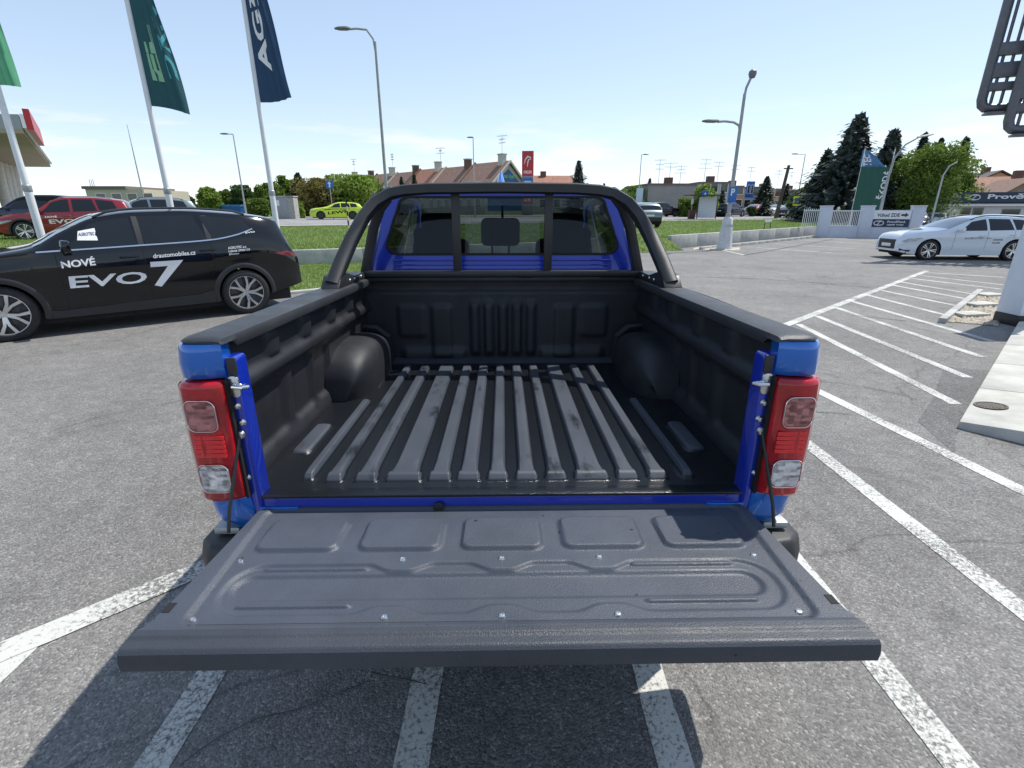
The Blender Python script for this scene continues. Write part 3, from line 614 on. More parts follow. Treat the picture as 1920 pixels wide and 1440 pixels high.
    tp(MB().box(*sorted((sgn*.722, sgn*.698)), -.022, -.014, 1.235, 1.285), 'latch_recess', M_BLACKP, bevel=.003)
    for zz, xx in ((1.148, .718), (.93, .728), (1.10, .712)):
        mb = MB(); mb.lathe([(0, .008), (.006, .007), (.0085, .003), (.011, 0)], 12, lambda x, y, z: (sgn*xx+x, -.0165-z, zz+y)); tp(mb, 'bolt', M_STEEL)
    cb = tp(MB().tube([(sgn*.722, -.026, 1.062), (sgn*.735, -.060, .97), (sgn*.748, -.098, .87), (sgn*.753, -.112, .812)], .0048, 8), 'tailgate_cable', M_BLACKP)
    mb = MB(); mb.lathe([(0, .010), (.010, .010), (.014, .004), (.014, 0)], 14, lambda x, y, z: (sgn*.722+x, -.018-z, 1.065+y)); tp(mb, 'cable_bolt', M_STEEL, cb)
# bulkhead
def bh(x, z):
    o = 0
    for xc in (-.16, -.08, 0, .08, .16): o += .022*sst(.033, .014, abs(x-xc))*sst(.885, .91, z)*sst(1.22, 1.17, z)
    for xc in (-.52, .52): o += .010*ins(sdr(x, z, xc, 1.09, .075, .09, .02), .010)
    for xc in (-.35, .35): o += .013*ins(sdr(x, z, xc, 1.03, .055, .15, .02), .012)
    o += .02*sst(.95, .90, z)*sst(.2, .24, abs(x))*sst(.60, .56, abs(x)) - .015*sst(1.25, 1.27, z)
    return o
mb = MB(); mb.grid(150, 40, lambda a, b: (-.79+1.58*a, 1.545-bh(-.79+1.58*a, ZF+.47*b), ZF+.47*b)); tp(mb, 'bulkhead', M_LINER_SHADE, smooth=50)
tp(MB().box(-.86, .86, 1.50, 1.60, 1.318, 1.343), 'bulkhead_cap', M_RAIL, bevel=.008, seg=3)
# tailgate
def interp(p, x):
    if x <= p[0][0]: return p[0][1]
    for (a, b), (c, d) in zip(p[:-1], p[1:]):
        if x <= c: return b+(d-b)*(x-a)/(c-a)
    return p[-1][1]
GH = [(0, .690), (.03, .709), (.38, .728), (.44, .735), (.475, .743), (.505, .750), (.53, .750)]
SCR = [(-.655, .243), (-.253, .243), (-.005, .243), (.24, .243), (.632, .243), (-.658, .438), (-.255, .438), (-.004, .438), (.245, .438), (.637, .438)]
def gate_h(x, d):
    h = 0
    pan = ins(sdr(x, d, 0, .238, .672+.012*(1-d/.4), .222, .03), .007); h -= .009*pan
    for cx in (-.535, -.27, -.005, .26, .525): h += .011*ins(sdr(x, d, cx, .14, .105, .070, .026), .0065)
    up = .258; lo = .424
    for cx in (-.253, -.005, .24):
        k = sst(.085, .02, abs(x-cx)); up = max(up, .258+.026*k); lo = min(lo, .424-.024*k)
    sx = abs(x)-.645; sd = max(up-d, d-lo, sx)
    if sx > -.08 and (d < up+.08 or d > lo-.08): sd = max(sd, sdr(x, d, 0, .341, .645, .083, .075))
    h -= .007*ins(sd, .0065)
    h -= .008*ins(sdr(x, d, -.01, .332, .62, .040, .040), .007)
    for cx, cy in ((-.457, .272), (.441, .266), (-.466, .396), (.446, .392)): h += .0055*ins(sdr(x, d, cx, cy, .125, .006, .006), .004)
    h += .004*sst(.466, .474, d)*sst(.50, .492, d) - .008*sst(.520, .532, d)
    return h
ds = sorted(set([.53*i/150 for i in range(151)]+[.06, .065, .205, .215]+[c+k*.002 for c in (.272, .266, .396, .392) for k in range(-5, 6)]))
tx = [-1+2*i/300 for i in range(301)]
mb = MB(); m_ = len(tx)
zt0 = .826
rows = []
for d in ds: rows.append([(t*interp(GH, d), -d, zt0+gate_h(t*interp(GH, d), d)) for t in tx])
for d, dz, k in ((.5345, -.026, 1), (.534, -.044, .999), (.522, -.056, .996), (.45, -.062, .95), (.0, -.062, .93)): rows.append([(t*interp(GH, min(d, .53))*k, -d, zt0+dz) for t in tx])
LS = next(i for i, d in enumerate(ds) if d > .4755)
for r_ in rows: mb.v += r_
for i in range(len(rows)-1):
    if LS <= i < len(ds)+1: continue
    for j in range(m_-1): mb.f.append((i*m_+j, (i+1)*m_+j, (i+1)*m_+j+1, i*m_+j+1))
b0 = len(rows)
for e in (0, m_-1):                                       # close the two ends
    top = [i*m_+e for i in range(len(ds))]; bot = [(len(ds)+k)*m_+e for k in range(5)]
    mb.f.append(tuple(top+bot) if e else tuple(reversed(top+bot)))
gate = tp(mb, 'tailgate', M_GATE, smooth=32)
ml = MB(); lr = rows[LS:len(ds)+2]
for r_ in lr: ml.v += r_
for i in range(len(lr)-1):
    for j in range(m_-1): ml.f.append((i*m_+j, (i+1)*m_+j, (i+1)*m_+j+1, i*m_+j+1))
tp(ml, 'lip_cap', liner_mat('lip_cap_shaded', (.040, .046, .058)), gate, smooth=32, fixn=False)  # cap darker than the gate liner: shade of its front face put into colour
for x, d in SCR:
    mb = MB(); mb.lathe([(0, .0028), (.0022, .0030), (.0026, .0044), (.006, .0040), (.0085, .0012), (.009, -.002)], 12, lambda a, b, z: (x+a, -d+b, zt0-.009+z)); tp(mb, 'screw', M_STEEL, gate)
V, F = cdt_mesh([(-.668, .4588), (.668, .4588), (.668, .4604), (-.668, .4604)]); mb = MB(); mb.add([(v.x, -v.y, zt0-.0015) for v in V], F); tp(mb, 'panel_gap', M_DARK, gate, smooth=0)
for sgn in (-1, 1):
    x0 = interp(GH, .40); tp(MB().box(*sorted((sgn*(x0-.016), sgn*(x0+.0015))), -.425, -.397, zt0-.03, zt0+.0012), 'latch_notch', M_DARK, gate)
    mb = MB(); mb.box(*sorted((sgn*.60, sgn*.712)), -.016, .0, zt0-.03, zt0+.004); tp(mb, 'hinge', M_BLUE, gate, bevel=.003)
# bumper
mb = MB(); secs = []
for x, y0, y1, dz in ((-.905, .02, .20, .03), (-.895, -.04, .22, .008), (-.85, -.085, .22, 0), (-.70, -.115, .2, 0), (0, -.118, .2, 0), (.70, -.115, .2, 0), (.85, -.085, .22, 0), (.895, -.04, .22, .008), (.905, .02, .20, .03)):
    secs.append([(x, y1, .48+dz), (x, y0+.03, .50+dz), (x, y0, .56+dz), (x, y0, .69-dz), (x, y0+.02, .735-dz), (x, y1, .74-dz)])
mb.sweep(None, secs); tp(mb, 'bumper', M_BLACKP, bevel=.014, seg=3)
for sgn in (-1, 1): tp(MB().box(*sorted((sgn*.78, sgn*.855)), -.02, .04, .742, .764), 'bumper_bracket', M_GALV, bevel=.004)
M_CSG = glass_mat('cab_side_glass', (.22, .24, .24))
# outer bed side, cab sides, fenders
def bed_col(y):
    z0 = .50; dy = y-1.13
    if abs(dy) < .44: z0 = max(z0, .40+math.sqrt(.44**2-dy*dy))
    dy = y-4.22
    if abs(dy) < .44: z0 = max(z0, .40+math.sqrt(.44**2-dy*dy))
    return z0
def body_x(y, z):
    x = .857+.03*sst(.1, .9, y)-.06*sst(4.6, 5.2, y)**2-.02*sst(.75, .5, z)
    for yc in (1.13, 4.22): x += .025*sst(.62, .46, math.hypot(y-yc, z-.40))
    return x
for sgn in (-1, 1):
    for nm, y0, y1, zt in (('bed_outer_side', .302, 1.58, 1.322), ('front_fender', 3.60, 5.16, 1.10)):
        mb = MB(); yc = 1.13 if nm[0] == 'b' else 4.22
        yl = sorted(set([y0+(y1-y0)*i/30 for i in range(31)]+[clamp(yc+.44*math.cos(math.pi*k/18), y0, y1) for k in range(19)]))
        n2 = 12
        for y in yl:
            z0 = bed_col(y); zz = zt-(.10*sst(4.5, 5.16, y) if nm[0] == 'f' else 0)
            for k in range(n2+1): z = lerp(z0, zz, k/n2); mb.v.append((sgn*body_x(y, z), y, z))
        for i in range(len(yl)-1):
            for k in range(n2): mb.f.append((i*(n2+1)+k, (i+1)*(n2+1)+k, (i+1)*(n2+1)+k+1, i*(n2+1)+k+1))
        tp(mb, nm, M_BLUE, smooth=50)
        mb = MB(); arc = [(yc+.44*math.cos(R(a)), .40+.44*math.sin(R(a))) for a in range(10, 171, 10)]
        mb.sweep(None, [[(sgn*(body_x(y, z)+.012), yc+(y-yc)*1.0, z), (sgn*(body_x(y, z)+.012), yc+(y-yc)*1.09, .40+(z-.40)*1.09), (sgn*.6, yc+(y-yc)*1.09, .40+(z-.40)*1.09), (sgn*.6, y, z)] for y, z in arc]); tp(mb, 'wheel_arch_trim', M_BLACKP)
    def cab_x(z): return .882 if z < 1.05 else (lerp(.882, .775, sst(1.05, 1.28, z)) if z < 1.28 else .775-(z-1.28)*.30)
    outl = [(1.60, .48), (3.595, .48), (3.595, 1.12), (3.42, 1.17), (3.2, 1.36), (2.95, 1.58), (2.74, 1.75), (2.6, 1.79), (2.2, 1.815), (1.8, 1.80), (1.72, 1.74), (1.66, 1.55), (1.60, 1.35)]
    w1 = [(1.74, 1.24), (2.44, 1.25), (2.44, 1.745), (1.9, 1.735), (1.80, 1.62)]; w2 = [(2.53, 1.25), (3.28, 1.21), (3.05, 1.42), (2.74, 1.69), (2.53, 1.735)]
    V, F = cdt_mesh(outl, (w1, w2), .12); mb = MB(); mb.add([(sgn*cab_x(v.y), v.x, v.y) for v in V], F); tp(mb, 'cab_side', M_BLUE, smooth=50)
    for wnd in (w1, w2):
        V, F = cdt_mesh(wnd, (), .15); mb = MB(); mb.add([(sgn*(cab_x(v.y)-.008), v.x, v.y) for v in V], F); tp(mb, 'side_window', M_CSG, smooth=50)
# cab back panel with window opening
def back_y(z): return 1.60 if z < 1.36 else 1.60+(z-1.36)*.26
oh = [(-.80, 1.02), (.80, 1.02), (.775, 1.28), (.735, 1.42), (.70, 1.56), (.67, 1.68), (.64, 1.755), (.58, 1.80), (.45, 1.822), (0, 1.832), (-.45, 1.822), (-.58, 1.80), (-.64, 1.755), (-.67, 1.68), (-.70, 1.56), (-.735, 1.42), (-.775, 1.28)]
def winpoly(g=0):
    b, t = .648+g, .592+g; z0, z1 = 1.452-g, 1.770+g; pts = []
    for cx, cz, a0, r in ((t-.07, z1-.05, 0, .05), (-(t-.07), z1-.05, 90, .05), (-(b-.07), z0+.06, 180, .06), (b-.07, z0+.06, 270, .06)):
        for i in range(7):
            a = R(a0+15*i); pts.append((cx+r*1.3*math.cos(a), cz+r*math.sin(a)))
    return pts
V, F = cdt_mesh(oh, (winpoly(),), .07); mb = MB(); mb.add([(v.x, back_y(v.y)+.02*sst(.5, .8, abs(v.x)), v.y) for v in V], F); bk = tp(mb, 'cab_back', M_BLUESH, smooth=50)
for z_, hw_ in ((1.40, .60), (1.425, .62), (1.378, .60)): tp(MB().box(-hw_, hw_, back_y(z_)-.007, back_y(z_)+.004, z_-.004, z_+.004), 'pressed_crease', M_BLUESH, bk, bevel=.003)
M_RGL = glass_mat('rear_window_glass', (.24, .26, .27))
V, F = cdt_mesh(winpoly(.004), (), .12); mb = MB(); mb.add([(v.x, back_y(v.y)+.006, v.y) for v in V], F); rw = tp(mb, 'rear_window', M_RGL, smooth=50)
wp, wq = winpoly(.0), winpoly(-.012); V, F = cdt_mesh(wp, (wq,)); mb = MB(); mb.add([(v.x, back_y(v.y)-.001, v.y) for v in V], F); tp(mb, 'window_border', M_DARK, rw, smooth=50)
mb = MB(); mb.grid(24, 16, lambda a, b: ((2*a-1)*(.63+.01*math.sin(b*3)), lerp(1.735, 2.70, b), 1.795+.048*(1-abs(2*a-1)**2.6)+.012*math.sin(b*math.pi))); tp(mb, 'roof', M_BLUE, smooth=60)
mb = MB(); mb.grid(12, 10, lambda a, b: ((2*a-1)*lerp(.625, .74, b), lerp(2.70, 3.46, b)+.06*(1-(2*a-1)**2), lerp(1.80, 1.165, b)+.03*(1-(2*a-1)**2))); tp(mb, 'windscreen', glass_mat('windscreen_clear', (.80, .84, .83)), smooth=60)
mb = MB(); mb.grid(16, 14, lambda a, b: ((2*a-1)*lerp(.80, .74, b*b), lerp(3.45, 5.14, b), 1.14-.13*b**2+.05*(1-(2*a-1)**4))); tp(mb, 'bonnet', M_BLUE, smooth=60)
mb = MB(); mb.sweep(None, [[(-.80, 5.13, z), (-.6, 5.24, z), (0, 5.29, z), (.6, 5.24, z), (.80, 5.13, z), (.80, 4.9, z), (-.80, 4.9, z)] for z in (.42, .7, 1.0)]); tp(mb, 'front_bumper', M_BLACKP, bevel=.02)
mb = MB(); mb.sweep(None, [[(-.008+w_*math.cos(a), yc+ly*math.sin(a), 1.84+z) for a in [R(30*k) for k in range(12)]] for z, w_, yc, ly in ((0, .042, 2.02, .085), (.012, .036, 2.025, .078), (.03, .022, 2.04, .058), (.06, .014, 2.06, .034), (.085, .008, 2.075, .018), (.09, .003, 2.078, .008))]); tp(mb, 'shark_fin_antenna', M_BLUE, smooth=60)
tp(MB().box(-.70, .70, .2, 5.0, .40, .58), 'chassis', M_DARK)
for sgn in (-1, 1):
    tp(MB().tube([(sgn*.77, 3.50, 1.14), (sgn*.735, 3.2, 1.39), (sgn*.70, 2.95, 1.59), (sgn*.655, 2.72, 1.765), (sgn*.635, 2.5, 1.80), (sgn*.632, 2.1, 1.806), (sgn*.635, 1.76, 1.79)], [.055, .05, .05, .045, .035, .032, .032], 10), 'roof_pillar', M_BLUE)
# cab interior
M_SEAT = mat('dark_seat_fabric', (.025, .026, .028), .85, var=.15, vscale=40)
tp(MB().box(-.66, .66, 1.72, 1.88, .95, 1.42), 'rear_seat_back', M_SEAT, bevel=.04, seg=3)
for x, z0, z1, hw_ in ((-.012, 1.495, 1.655, .115), (-.40, 1.45, 1.60, .13), (.40, 1.45, 1.60, .13)):
    tp(MB().box(x-hw_, x+hw_, 1.80, 1.88, z0, z1), 'headrest', M_SEAT, bevel=.03, seg=3)
    for dx in (-.05, .05): tp(MB().tube([(x+dx, 1.84, 1.38), (x+dx, 1.84, z0+.03)], .007, 8), 'headrest_post', M_CHROME)
for x in (-.46, .46):
    tp(MB().box(x-.21, x+.21, 2.55, 2.70, .9, 1.52), 'front_seat_back', M_SEAT, bevel=.05, seg=3); tp(MB().box(x-.14, x+.14, 2.56, 2.66, 1.53, 1.70), 'headrest', M_SEAT, bevel=.035, seg=3)
tp(MB().box(-.74, .74, 3.1, 3.5, .8, 1.16), 'dashboard', M_SEAT, bevel=.05, seg=3)
tp(MB().box(-.11, .11, 2.98, 3.01, 1.60, 1.67), 'mirror', M_BLACKP, bevel=.01); tp(MB().tube([(0, 2.99, 1.66), (0, 2.93, 1.77)], .01, 8), 'mirror_stalk', M_BLACKP)
tp(MB().lathe([(.19+.014*math.cos(k*.785), .014*math.sin(k*.785)) for k in range(9)], 28, lambda x, y, z: (-.38+x, 3.0+z-.3*y, 1.16+y*.95)), 'steering_wheel', M_BLACKP)
# sport bar
hoop = [(-.785, 1.06, 1.35), (-.765, 1.15, 1.44), (-.733, 1.25, 1.545), (-.690, 1.335, 1.645), (-.645, 1.39, 1.712), (-.58, 1.435, 1.762), (-.50, 1.46, 1.783), (-.38, 1.472, 1.792)]
hoop = hoop+[(0, 1.48, 1.797)]+[(-x, y, z) for x, y, z in reversed(hoop)]
secs = []
for i, p in enumerate(hoop):
    p = Vector(p); t = (Vector(hoop[min(i+1, len(hoop)-1)])-Vector(hoop[max(i-1, 0)])).normalized(); nv = t.cross(Vector((0, 1, 0))).normalized(); yv = nv.cross(t)
    if nv.z < 0 and abs(p.x) < .5: pass
    k = clamp((1.75-p.z)/.35); hh = lerp(.026, .032, k); ww = lerp(.085, .05, k)
    ring = []
    for a, b in ((-1, -.75), (-.7, -1), (.7, -1), (1, -.75), (1, .75), (.7, 1), (-.7, 1), (-1, .75)): ring.append(p+yv*a*ww*.5+nv*b*hh)
    secs.append(ring)
mb = MB(); mb.sweep(None, secs); bar = tp(mb, 'sport_bar', M_BAR, smooth=50)
for sgn in (-1, 1):
    mb = MB(); mb.ribbon([(sgn*.755, 1.52, 1.345), (sgn*.722, 1.525, 1.47), (sgn*.685, 1.515, 1.60), (sgn*.635, 1.50, 1.70), (sgn*.585, 1.485, 1.755)], (1, 0, .3), .045, .07); tp(mb, 'front_strut', M_BAR, bar, bevel=.006)
    mb = MB(); mb.prism([(1.02, 1.337), (1.60, 1.339), (1.60, 1.36), (1.5, 1.375), (1.3, 1.372), (1.16, 1.40), (1.08, 1.39)], .085, lambda y, z, d: (sgn*(.745+d), y, z)); tp(mb, 'foot_plate', M_BAR, bar, bevel=.006)
    tp(MB().box(sgn*.245-.022, sgn*.245+.022, 1.488, 1.512, 1.343, 1.772), 'post', M_BAR, bar, bevel=.005)
    for dy in (1.2, 1.28, 1.4):
        mb = MB(); mb.lathe([(0, .006), (.006, .005), (.008, 0)], 10, lambda x, y, z: (sgn*(.745-z), dy+x, 1.358+y)); tp(mb, 'bolt', M_STEEL, bar)
tp(MB().box(-.755, .755, 1.478, 1.522, 1.344, 1.378), 'cross_rail', M_BAR, bar, bevel=.008)
# ------------------------------------------------------------------ wheels and cars
def pchip(p):
    x = [a for a, b in p]; y = [b for a, b in p]; n = len(p); h = [x[i+1]-x[i] for i in range(n-1)]; d = [(y[i+1]-y[i])/h[i] for i in range(n-1)]
    m = [0]*n; m[0] = d[0]; m[-1] = d[-1]
    for i in range(1, n-1):
        if d[i-1]*d[i] > 0:
            w1, w2 = 2*h[i]+h[i-1], h[i]+2*h[i-1]; m[i] = (w1+w2)/(w1/d[i-1]+w2/d[i])
    def f(t):
        t = clamp(t, x[0], x[-1]); i = 0
        while i < n-2 and t > x[i+1]: i += 1
        u = (t-x[i])/h[i]; u2 = u*u; u3 = u2*u
        return (2*u3-3*u2+1)*y[i]+(u3-2*u2+u)*h[i]*m[i]+(-2*u3+3*u2)*y[i+1]+(u3-u2)*h[i]*m[i+1]
    return f
_wh = {}
def wheel_meshes(r, style):
    if (r, style) in _wh: return _wh[(r, style)]
    rr = r*.74; W = .115
    X = lambda x, y, z: (z, x, y)
    ty = MB(); ty.lathe([(rr, -W*.85), (rr+.012, -W*.98), (r*.90, -W), (r*.965, -W*.9), (r, -W*.72), (r*1.003, -W*.3), (r*1.003, W*.3), (r, W*.72), (r*.965, W*.9), (r*.90, W), (rr+.012, W*.98), (rr, W*.85)], 48, X)
    for k in range(40):                                   # tread blocks
        a = 2*math.pi*k/40
        for sx in (-1, 1): ty.obox((sx*W*.5, r*1.003*math.cos(a), r*1.003*math.sin(a)), (W*.34, 0, 0), Vector((0, -math.sin(a), math.cos(a)))*r*.055, Vector((0, math.cos(a), math.sin(a)))*.003)
    tm = ty.mesh('tyre'); tm.materials.append(M_RUBBER)
    hb = MB(); hb.lathe([(.0, .03), (rr*.62, .03), (rr*.62, .02), (rr*.98, .0), (rr*.98, -.05)], 32, X); hm = hb.mesh('wheel'); hm.materials.append(mat('brake_disc', (.10, .10, .105), .45, .6, var=.2, vscale=20))
    ri = MB(); ri.lathe([(rr*.94, -W*.8), (rr*.95, W*.5), (rr*.97, W*.86), (rr*1.01, W*.86), (rr*1.01, W*.7)], 40, X)
    dk = MB()
    n = 5
    for k in range(n):
        a = 2*math.pi*k/n
        for s in ((-1, 1) if style in ('y', 'd') else (0,)):
            a2 = a+s*(.30 if style == 'y' else .16); u0 = Vector((0, math.cos(a+s*.1), math.sin(a+s*.1))); u1 = Vector((0, math.cos(a2), math.sin(a2)))
            p0 = u0*rr*.14+Vector((W*.62, 0, 0)); pm = Vector((0, math.cos(a+s*.16), math.sin(a+s*.16)))*rr*.55+Vector((W*.74, 0, 0)); p1 = u1*rr*.98+Vector((W*.74, 0, 0))
            wd = rr*(.12 if s else .26)
            ri.ribbon([p0, pm, p1], lambda i, q=a: (0, -math.sin(q), math.cos(q)), [wd*1.2, wd, wd*1.25], .022)
            if style == 'y': dk.ribbon([p0-Vector((.012, 0, 0)), pm-Vector((.012, 0, 0)), p1-Vector((.012, 0, 0))], lambda i, q=a: (0, -math.sin(q), math.cos(q)), wd*1.9, .022)
    ri.lathe([(0, W*.70), (rr*.13, W*.70), (rr*.17, W*.62), (rr*.2, W*.5)], 20, X)
    rm = ri.mesh('rim', bevel=0); rm.materials.append(M_RIMS if style != 'k' else M_RIMD)
    dm = None
    if dk.v: dm = dk.mesh('spoke_back'); dm.materials.append(M_RIMD)
    _wh[(r, style)] = (hm, tm, rm, dm); return _wh[(r, style)]
def add_wheel(parent, x, y, r, style, steer=0):
    hm, tm, rm, dm = wheel_meshes(r, style)
    h = obj('wheel', hm, parent); h.location = (x, y, r); h.rotation_euler = (random.Random(int(y*997+x*31)).uniform(0, 1.2), 0, (math.pi if x < 0 else 0)+steer)
    obj('tyre', tm, h); obj('rim', rm, h)
    if dm: obj('spoke_back', dm, h)
for x in (-.78, .78):
    for y in (1.13, 4.22): add_wheel(truck, x, y, .385, 'd')
SUV = dict(L=4.75, hw=.925, r=.355, sf=.93, sr=3.75,
    top=[(0, .62), (.05, .80), (.22, .93), (1.1, 1.07), (1.28, 1.12), (2.02, 1.565), (2.4, 1.655), (3.2, 1.665), (3.9, 1.60), (4.32, 1.535), (4.40, 1.43), (4.60, 1.10), (4.69, .99), (4.75, .86)],
    belt=[(0, .54), (.1, .70), (.5, .86), (1.2, 1.0), (2.4, 1.045), (3.6, 1.09), (4.1, 1.13), (4.6, 1.02), (4.75, .80)],
    bot=[(0, .38), (.35, .26), (.9, .24), (3.9, .25), (4.4, .34), (4.75, .48)],
    plan=[(0, .70), (.12, .82), (.45, .945), (1, .99), (2.4, 1), (3.8, .99), (4.4, .93), (4.65, .86), (4.75, .79)],
    win=[(1.50, 1.92, 2.52, 2.50), (2.62, 2.60, 3.42, 3.28), (3.50, 3.38, 4.12, 3.98)], ws=(1.36, 2.0), rwin=(4.37, 4.58), seams=[1.52, 2.57, 3.46])
EST = dict(L=4.69, hw=.915, r=.33, sf=.89, sr=3.58,
    top=[(0, .62), (.04, .79), (.22, .89), (1.15, 1.02), (1.3, 1.05), (2.2, 1.385), (2.7, 1.46), (3.4, 1.445), (4.1, 1.36), (4.24, 1.28), (4.50, .99), (4.6, .92), (4.69, .80)],
    belt=[(0, .52), (.1, .68), (.5, .82), (1.3, .93), (2.4, .945), (3.6, .975), (4.2, 1.0), (4.55, .88), (4.69, .72)],
    bot=[(0, .28), (.35, .20), (.9, .18), (3.9, .19), (4.3, .24), (4.69, .36)],
    plan=[(0, .68), (.12, .80), (.45, .94), (1, .99), (2.4, 1), (3.8, .985), (4.3, .93), (4.6, .86), (4.69, .80)],
    win=[(1.62, 2.1, 2.58, 2.56), (2.66, 2.64, 3.42, 3.30), (3.48, 3.38, 4.05, 3.92)], ws=(1.40, 2.2), rwin=(4.25, 4.48), seams=[1.6, 2.62, 3.45])
def variant(base, kl=1., kz=1., cut=None):
    d = dict(base)
    for k in ('top', 'belt', 'bot'): d[k] = [(a*kl, b*(kz if k != 'bot' else 1)) for a, b in base[k]]
    d['plan'] = [(a*kl, b) for a, b in base['plan']]; d['L'] = base['L']*kl; d['sf'] = base['sf']*kl; d['sr'] = base['sr']*kl
    d['win'] = [tuple(v*kl for v in q) for q in base['win']]; d['ws'] = tuple(v*kl for v in base['ws']); d['rwin'] = tuple(v*kl for v in base['rwin']); d['seams'] = [v*kl for v in base['seams']]
    return d
class Car:
    def __init__(s, spec, root):
        s.sp = spec; s.L = spec['L']; s.hw = spec['hw']; s.r = spec['r']; s.root = root
        s.top, s.belt_, s.bot, s.plan = (pchip(spec[k]) for k in ('top', 'belt', 'bot', 'plan')); s.Ra = s.r+.055
    def belt(s, t): return min(s.belt_(t), s.top(t)-.02)
    def low(s, t):
        z = s.bot(t)
        for c in (s.sp['sf'], s.sp['sr']):
            d = t-c
            if abs(d) < s.Ra: z = max(z, s.r+math.sqrt(max(0, s.Ra**2-d*d)))
        return min(z, s.belt(t)-.04)
    def lowx(s, t, z):
        zb = s.belt(t); u = clamp((z-.22)/max(.05, zb-.22)); hb = s.hw*s.plan(t)
        return hb*(1-.055*(1-u)**2.4-.03*u**5)+.010*math.exp(-((u-.78)/.06)**2)-.010*math.exp(-((u-.52)/.14)**2)
    def edge(s, t):
        zb, zt = s.belt(t), s.top(t); H = zt-zb; e = min(.5*H, .07); xb = s.lowx(t, zb); return max(.2, xb-.44*max(0, H-e)-.03), zt-e, e
    def sx(s, t, z):
        zb = s.belt(t)
        if z <= zb: return s.lowx(t, z)
        xr, ze, e = s.edge(t); xb = s.lowx(t, zb); f = clamp((z-zb)/max(.01, ze-zb)); return lerp(xb, xr, f)+.018*math.sin(math.pi*f)
    def pt(s, side, t, z, off=0): return (side*(s.sx(t, z)+off), s.L/2-t, z)
    def body(s, m):
        sp = s.sp; st = set(s.L*i/70 for i in range(71))
        for c in (sp['sf'], sp['sr']):
            for k in range(25): st.add(round(c+s.Ra*math.cos(math.pi*k/24), 4))
            st |= {c-s.Ra-.004, c+s.Ra+.004}
        st = sorted(st); NL, NU, NR = 12, 7, 8; secs = []
        for t in st:
            z0, zb = s.low(t), s.belt(t); xr, ze, e = s.edge(t); half = []
            for k in range(NL+1): z = lerp(z0, zb, k/NL); half.append((s.lowx(t, z), z))
            for k in range(1, NU+1): z = lerp(zb, ze, k/NU); half.append((s.sx(t, z), z))
            for k in range(1, NR+1): a = math.pi/2*k/NR; half.append((xr*math.cos(a), ze+e*math.sin(a)))
            y = s.L/2-t; secs.append([(x, y, z) for x, z in half]+[(-x, y, z) for x, z in reversed(half[:-1])])
        mb = MB(); n = len(secs[0])
        for r_ in secs: mb.v += r_
        for i in range(len(secs)-1):
            for j in range(n-1): mb.f.append((i*n+j, i*n+j+1, (i+1)*n+j+1, (i+1)*n+j))
        mb.f.append(tuple(range(n))); mb.f.append(tuple((len(secs)-1)*n+j for j in range(n))[::-1])
        mb.build('body', m, s.root, smooth=42)
        MB().box(-s.hw+.16, s.hw-.16, -s.L/2+.22, s.L/2-.22, .17, .52).build('underbody', M_DARK, s.root)
        for c in (sp['sf'], sp['sr']):
            mb = MB()
            for sd in (-1, 1):
                arc = [(c+s.Ra*math.cos(R(a)), s.r+s.Ra*math.sin(R(a))) for a in range(-8, 189, 14)]
                mb.sweep(None, [[(sd*(s.lowx(t, z)-.004), s.L/2-t, z), (sd*(s.hw-.34), s.L/2-t, z), (sd*(s.hw-.34), s.L/2-c-(t-c)*1.05, s.r+(z-s.r)*1.05), (sd*(s.lowx(t, z)-.02), s.L/2-c-(t-c)*1.05, s.r+(z-s.r)*1.05)] for t, z in arc])
            mb.build('wheel_well', M_DARK, s.root)
    def wheels(s, style='d', steer=0):
        for c, st in ((s.sp['sf'], steer), (s.sp['sr'], 0)):
            for sd in (-1, 1): add_wheel(s.root, sd*(s.hw-.135), s.L/2-c, s.r, style, st)
    def patch(s, name, poly, m, off=.004, sides=(-1, 1), step=.09, parent=None):
        V, F = cdt_mesh(poly, (), step)
        for sd in sides:
            mb = MB(); mb.add([s.pt(sd, v.x, v.y, off) for v in V], F); o = mb.build(name, m, parent or s.root, smooth=60)
        return o
    def strip(s, name, pts, w_, m, off=.003, sides=(-1, 1), n=24):
        f = pchip(pts) if len(pts) > 2 else (lambda t: lerp(pts[0][1], pts[1][1], (t-pts[0][0])/(pts[1][0]-pts[0][0])))
        for sd in sides:
            mb = MB(); a, b = pts[0][0], pts[-1][0]
            mb.grid(n, 1, lambda u, v: s.pt(sd, lerp(a, b, u), f(lerp(a, b, u))+(v-.5)*w_, off)); mb.build(name, m, s.root, smooth=60)
    def vstrip(s, name, t, z0, z1, w_, m, off=.0025, sides=(-1, 1)):
        for sd in sides:
            mb = MB(); mb.grid(14, 1, lambda u, v: s.pt(sd, t+(v-.5)*w_, lerp(z0, z1, u), off)); mb.build(name, m, s.root, smooth=60)
    def windows(s, m=M_GLASSD):
        for q in s.sp['win']:
            for sd in (-1, 1):
                mb = MB()
                def fn(u, v):
                    t = lerp(lerp(q[0], q[2], u), lerp(q[1], q[3], u), v); xr, ze, e = s.edge(t); zb = s.belt(t)+.035; return s.pt(sd, t, lerp(zb, max(zb+.004, ze-.035), v), .004)
                mb.grid(16, 8, fn); mb.build('side_window', m, s.root, smooth=60)
        for nm, (a, b), mm in (('windscreen', s.sp['ws'], M_GLASSW), ('rear_window', s.sp['rwin'], m)):
            mb = MB()
            def fn(u, v):
                t = lerp(a, b, v); xr, ze, e = s.edge(t); k = (2*u-1)*.95; return (xr*k, s.L/2-t, ze+e*math.sqrt(1-k*k)+.006)
            mb.grid(16, 8, fn); mb.build(nm, mm, s.root, smooth=60)
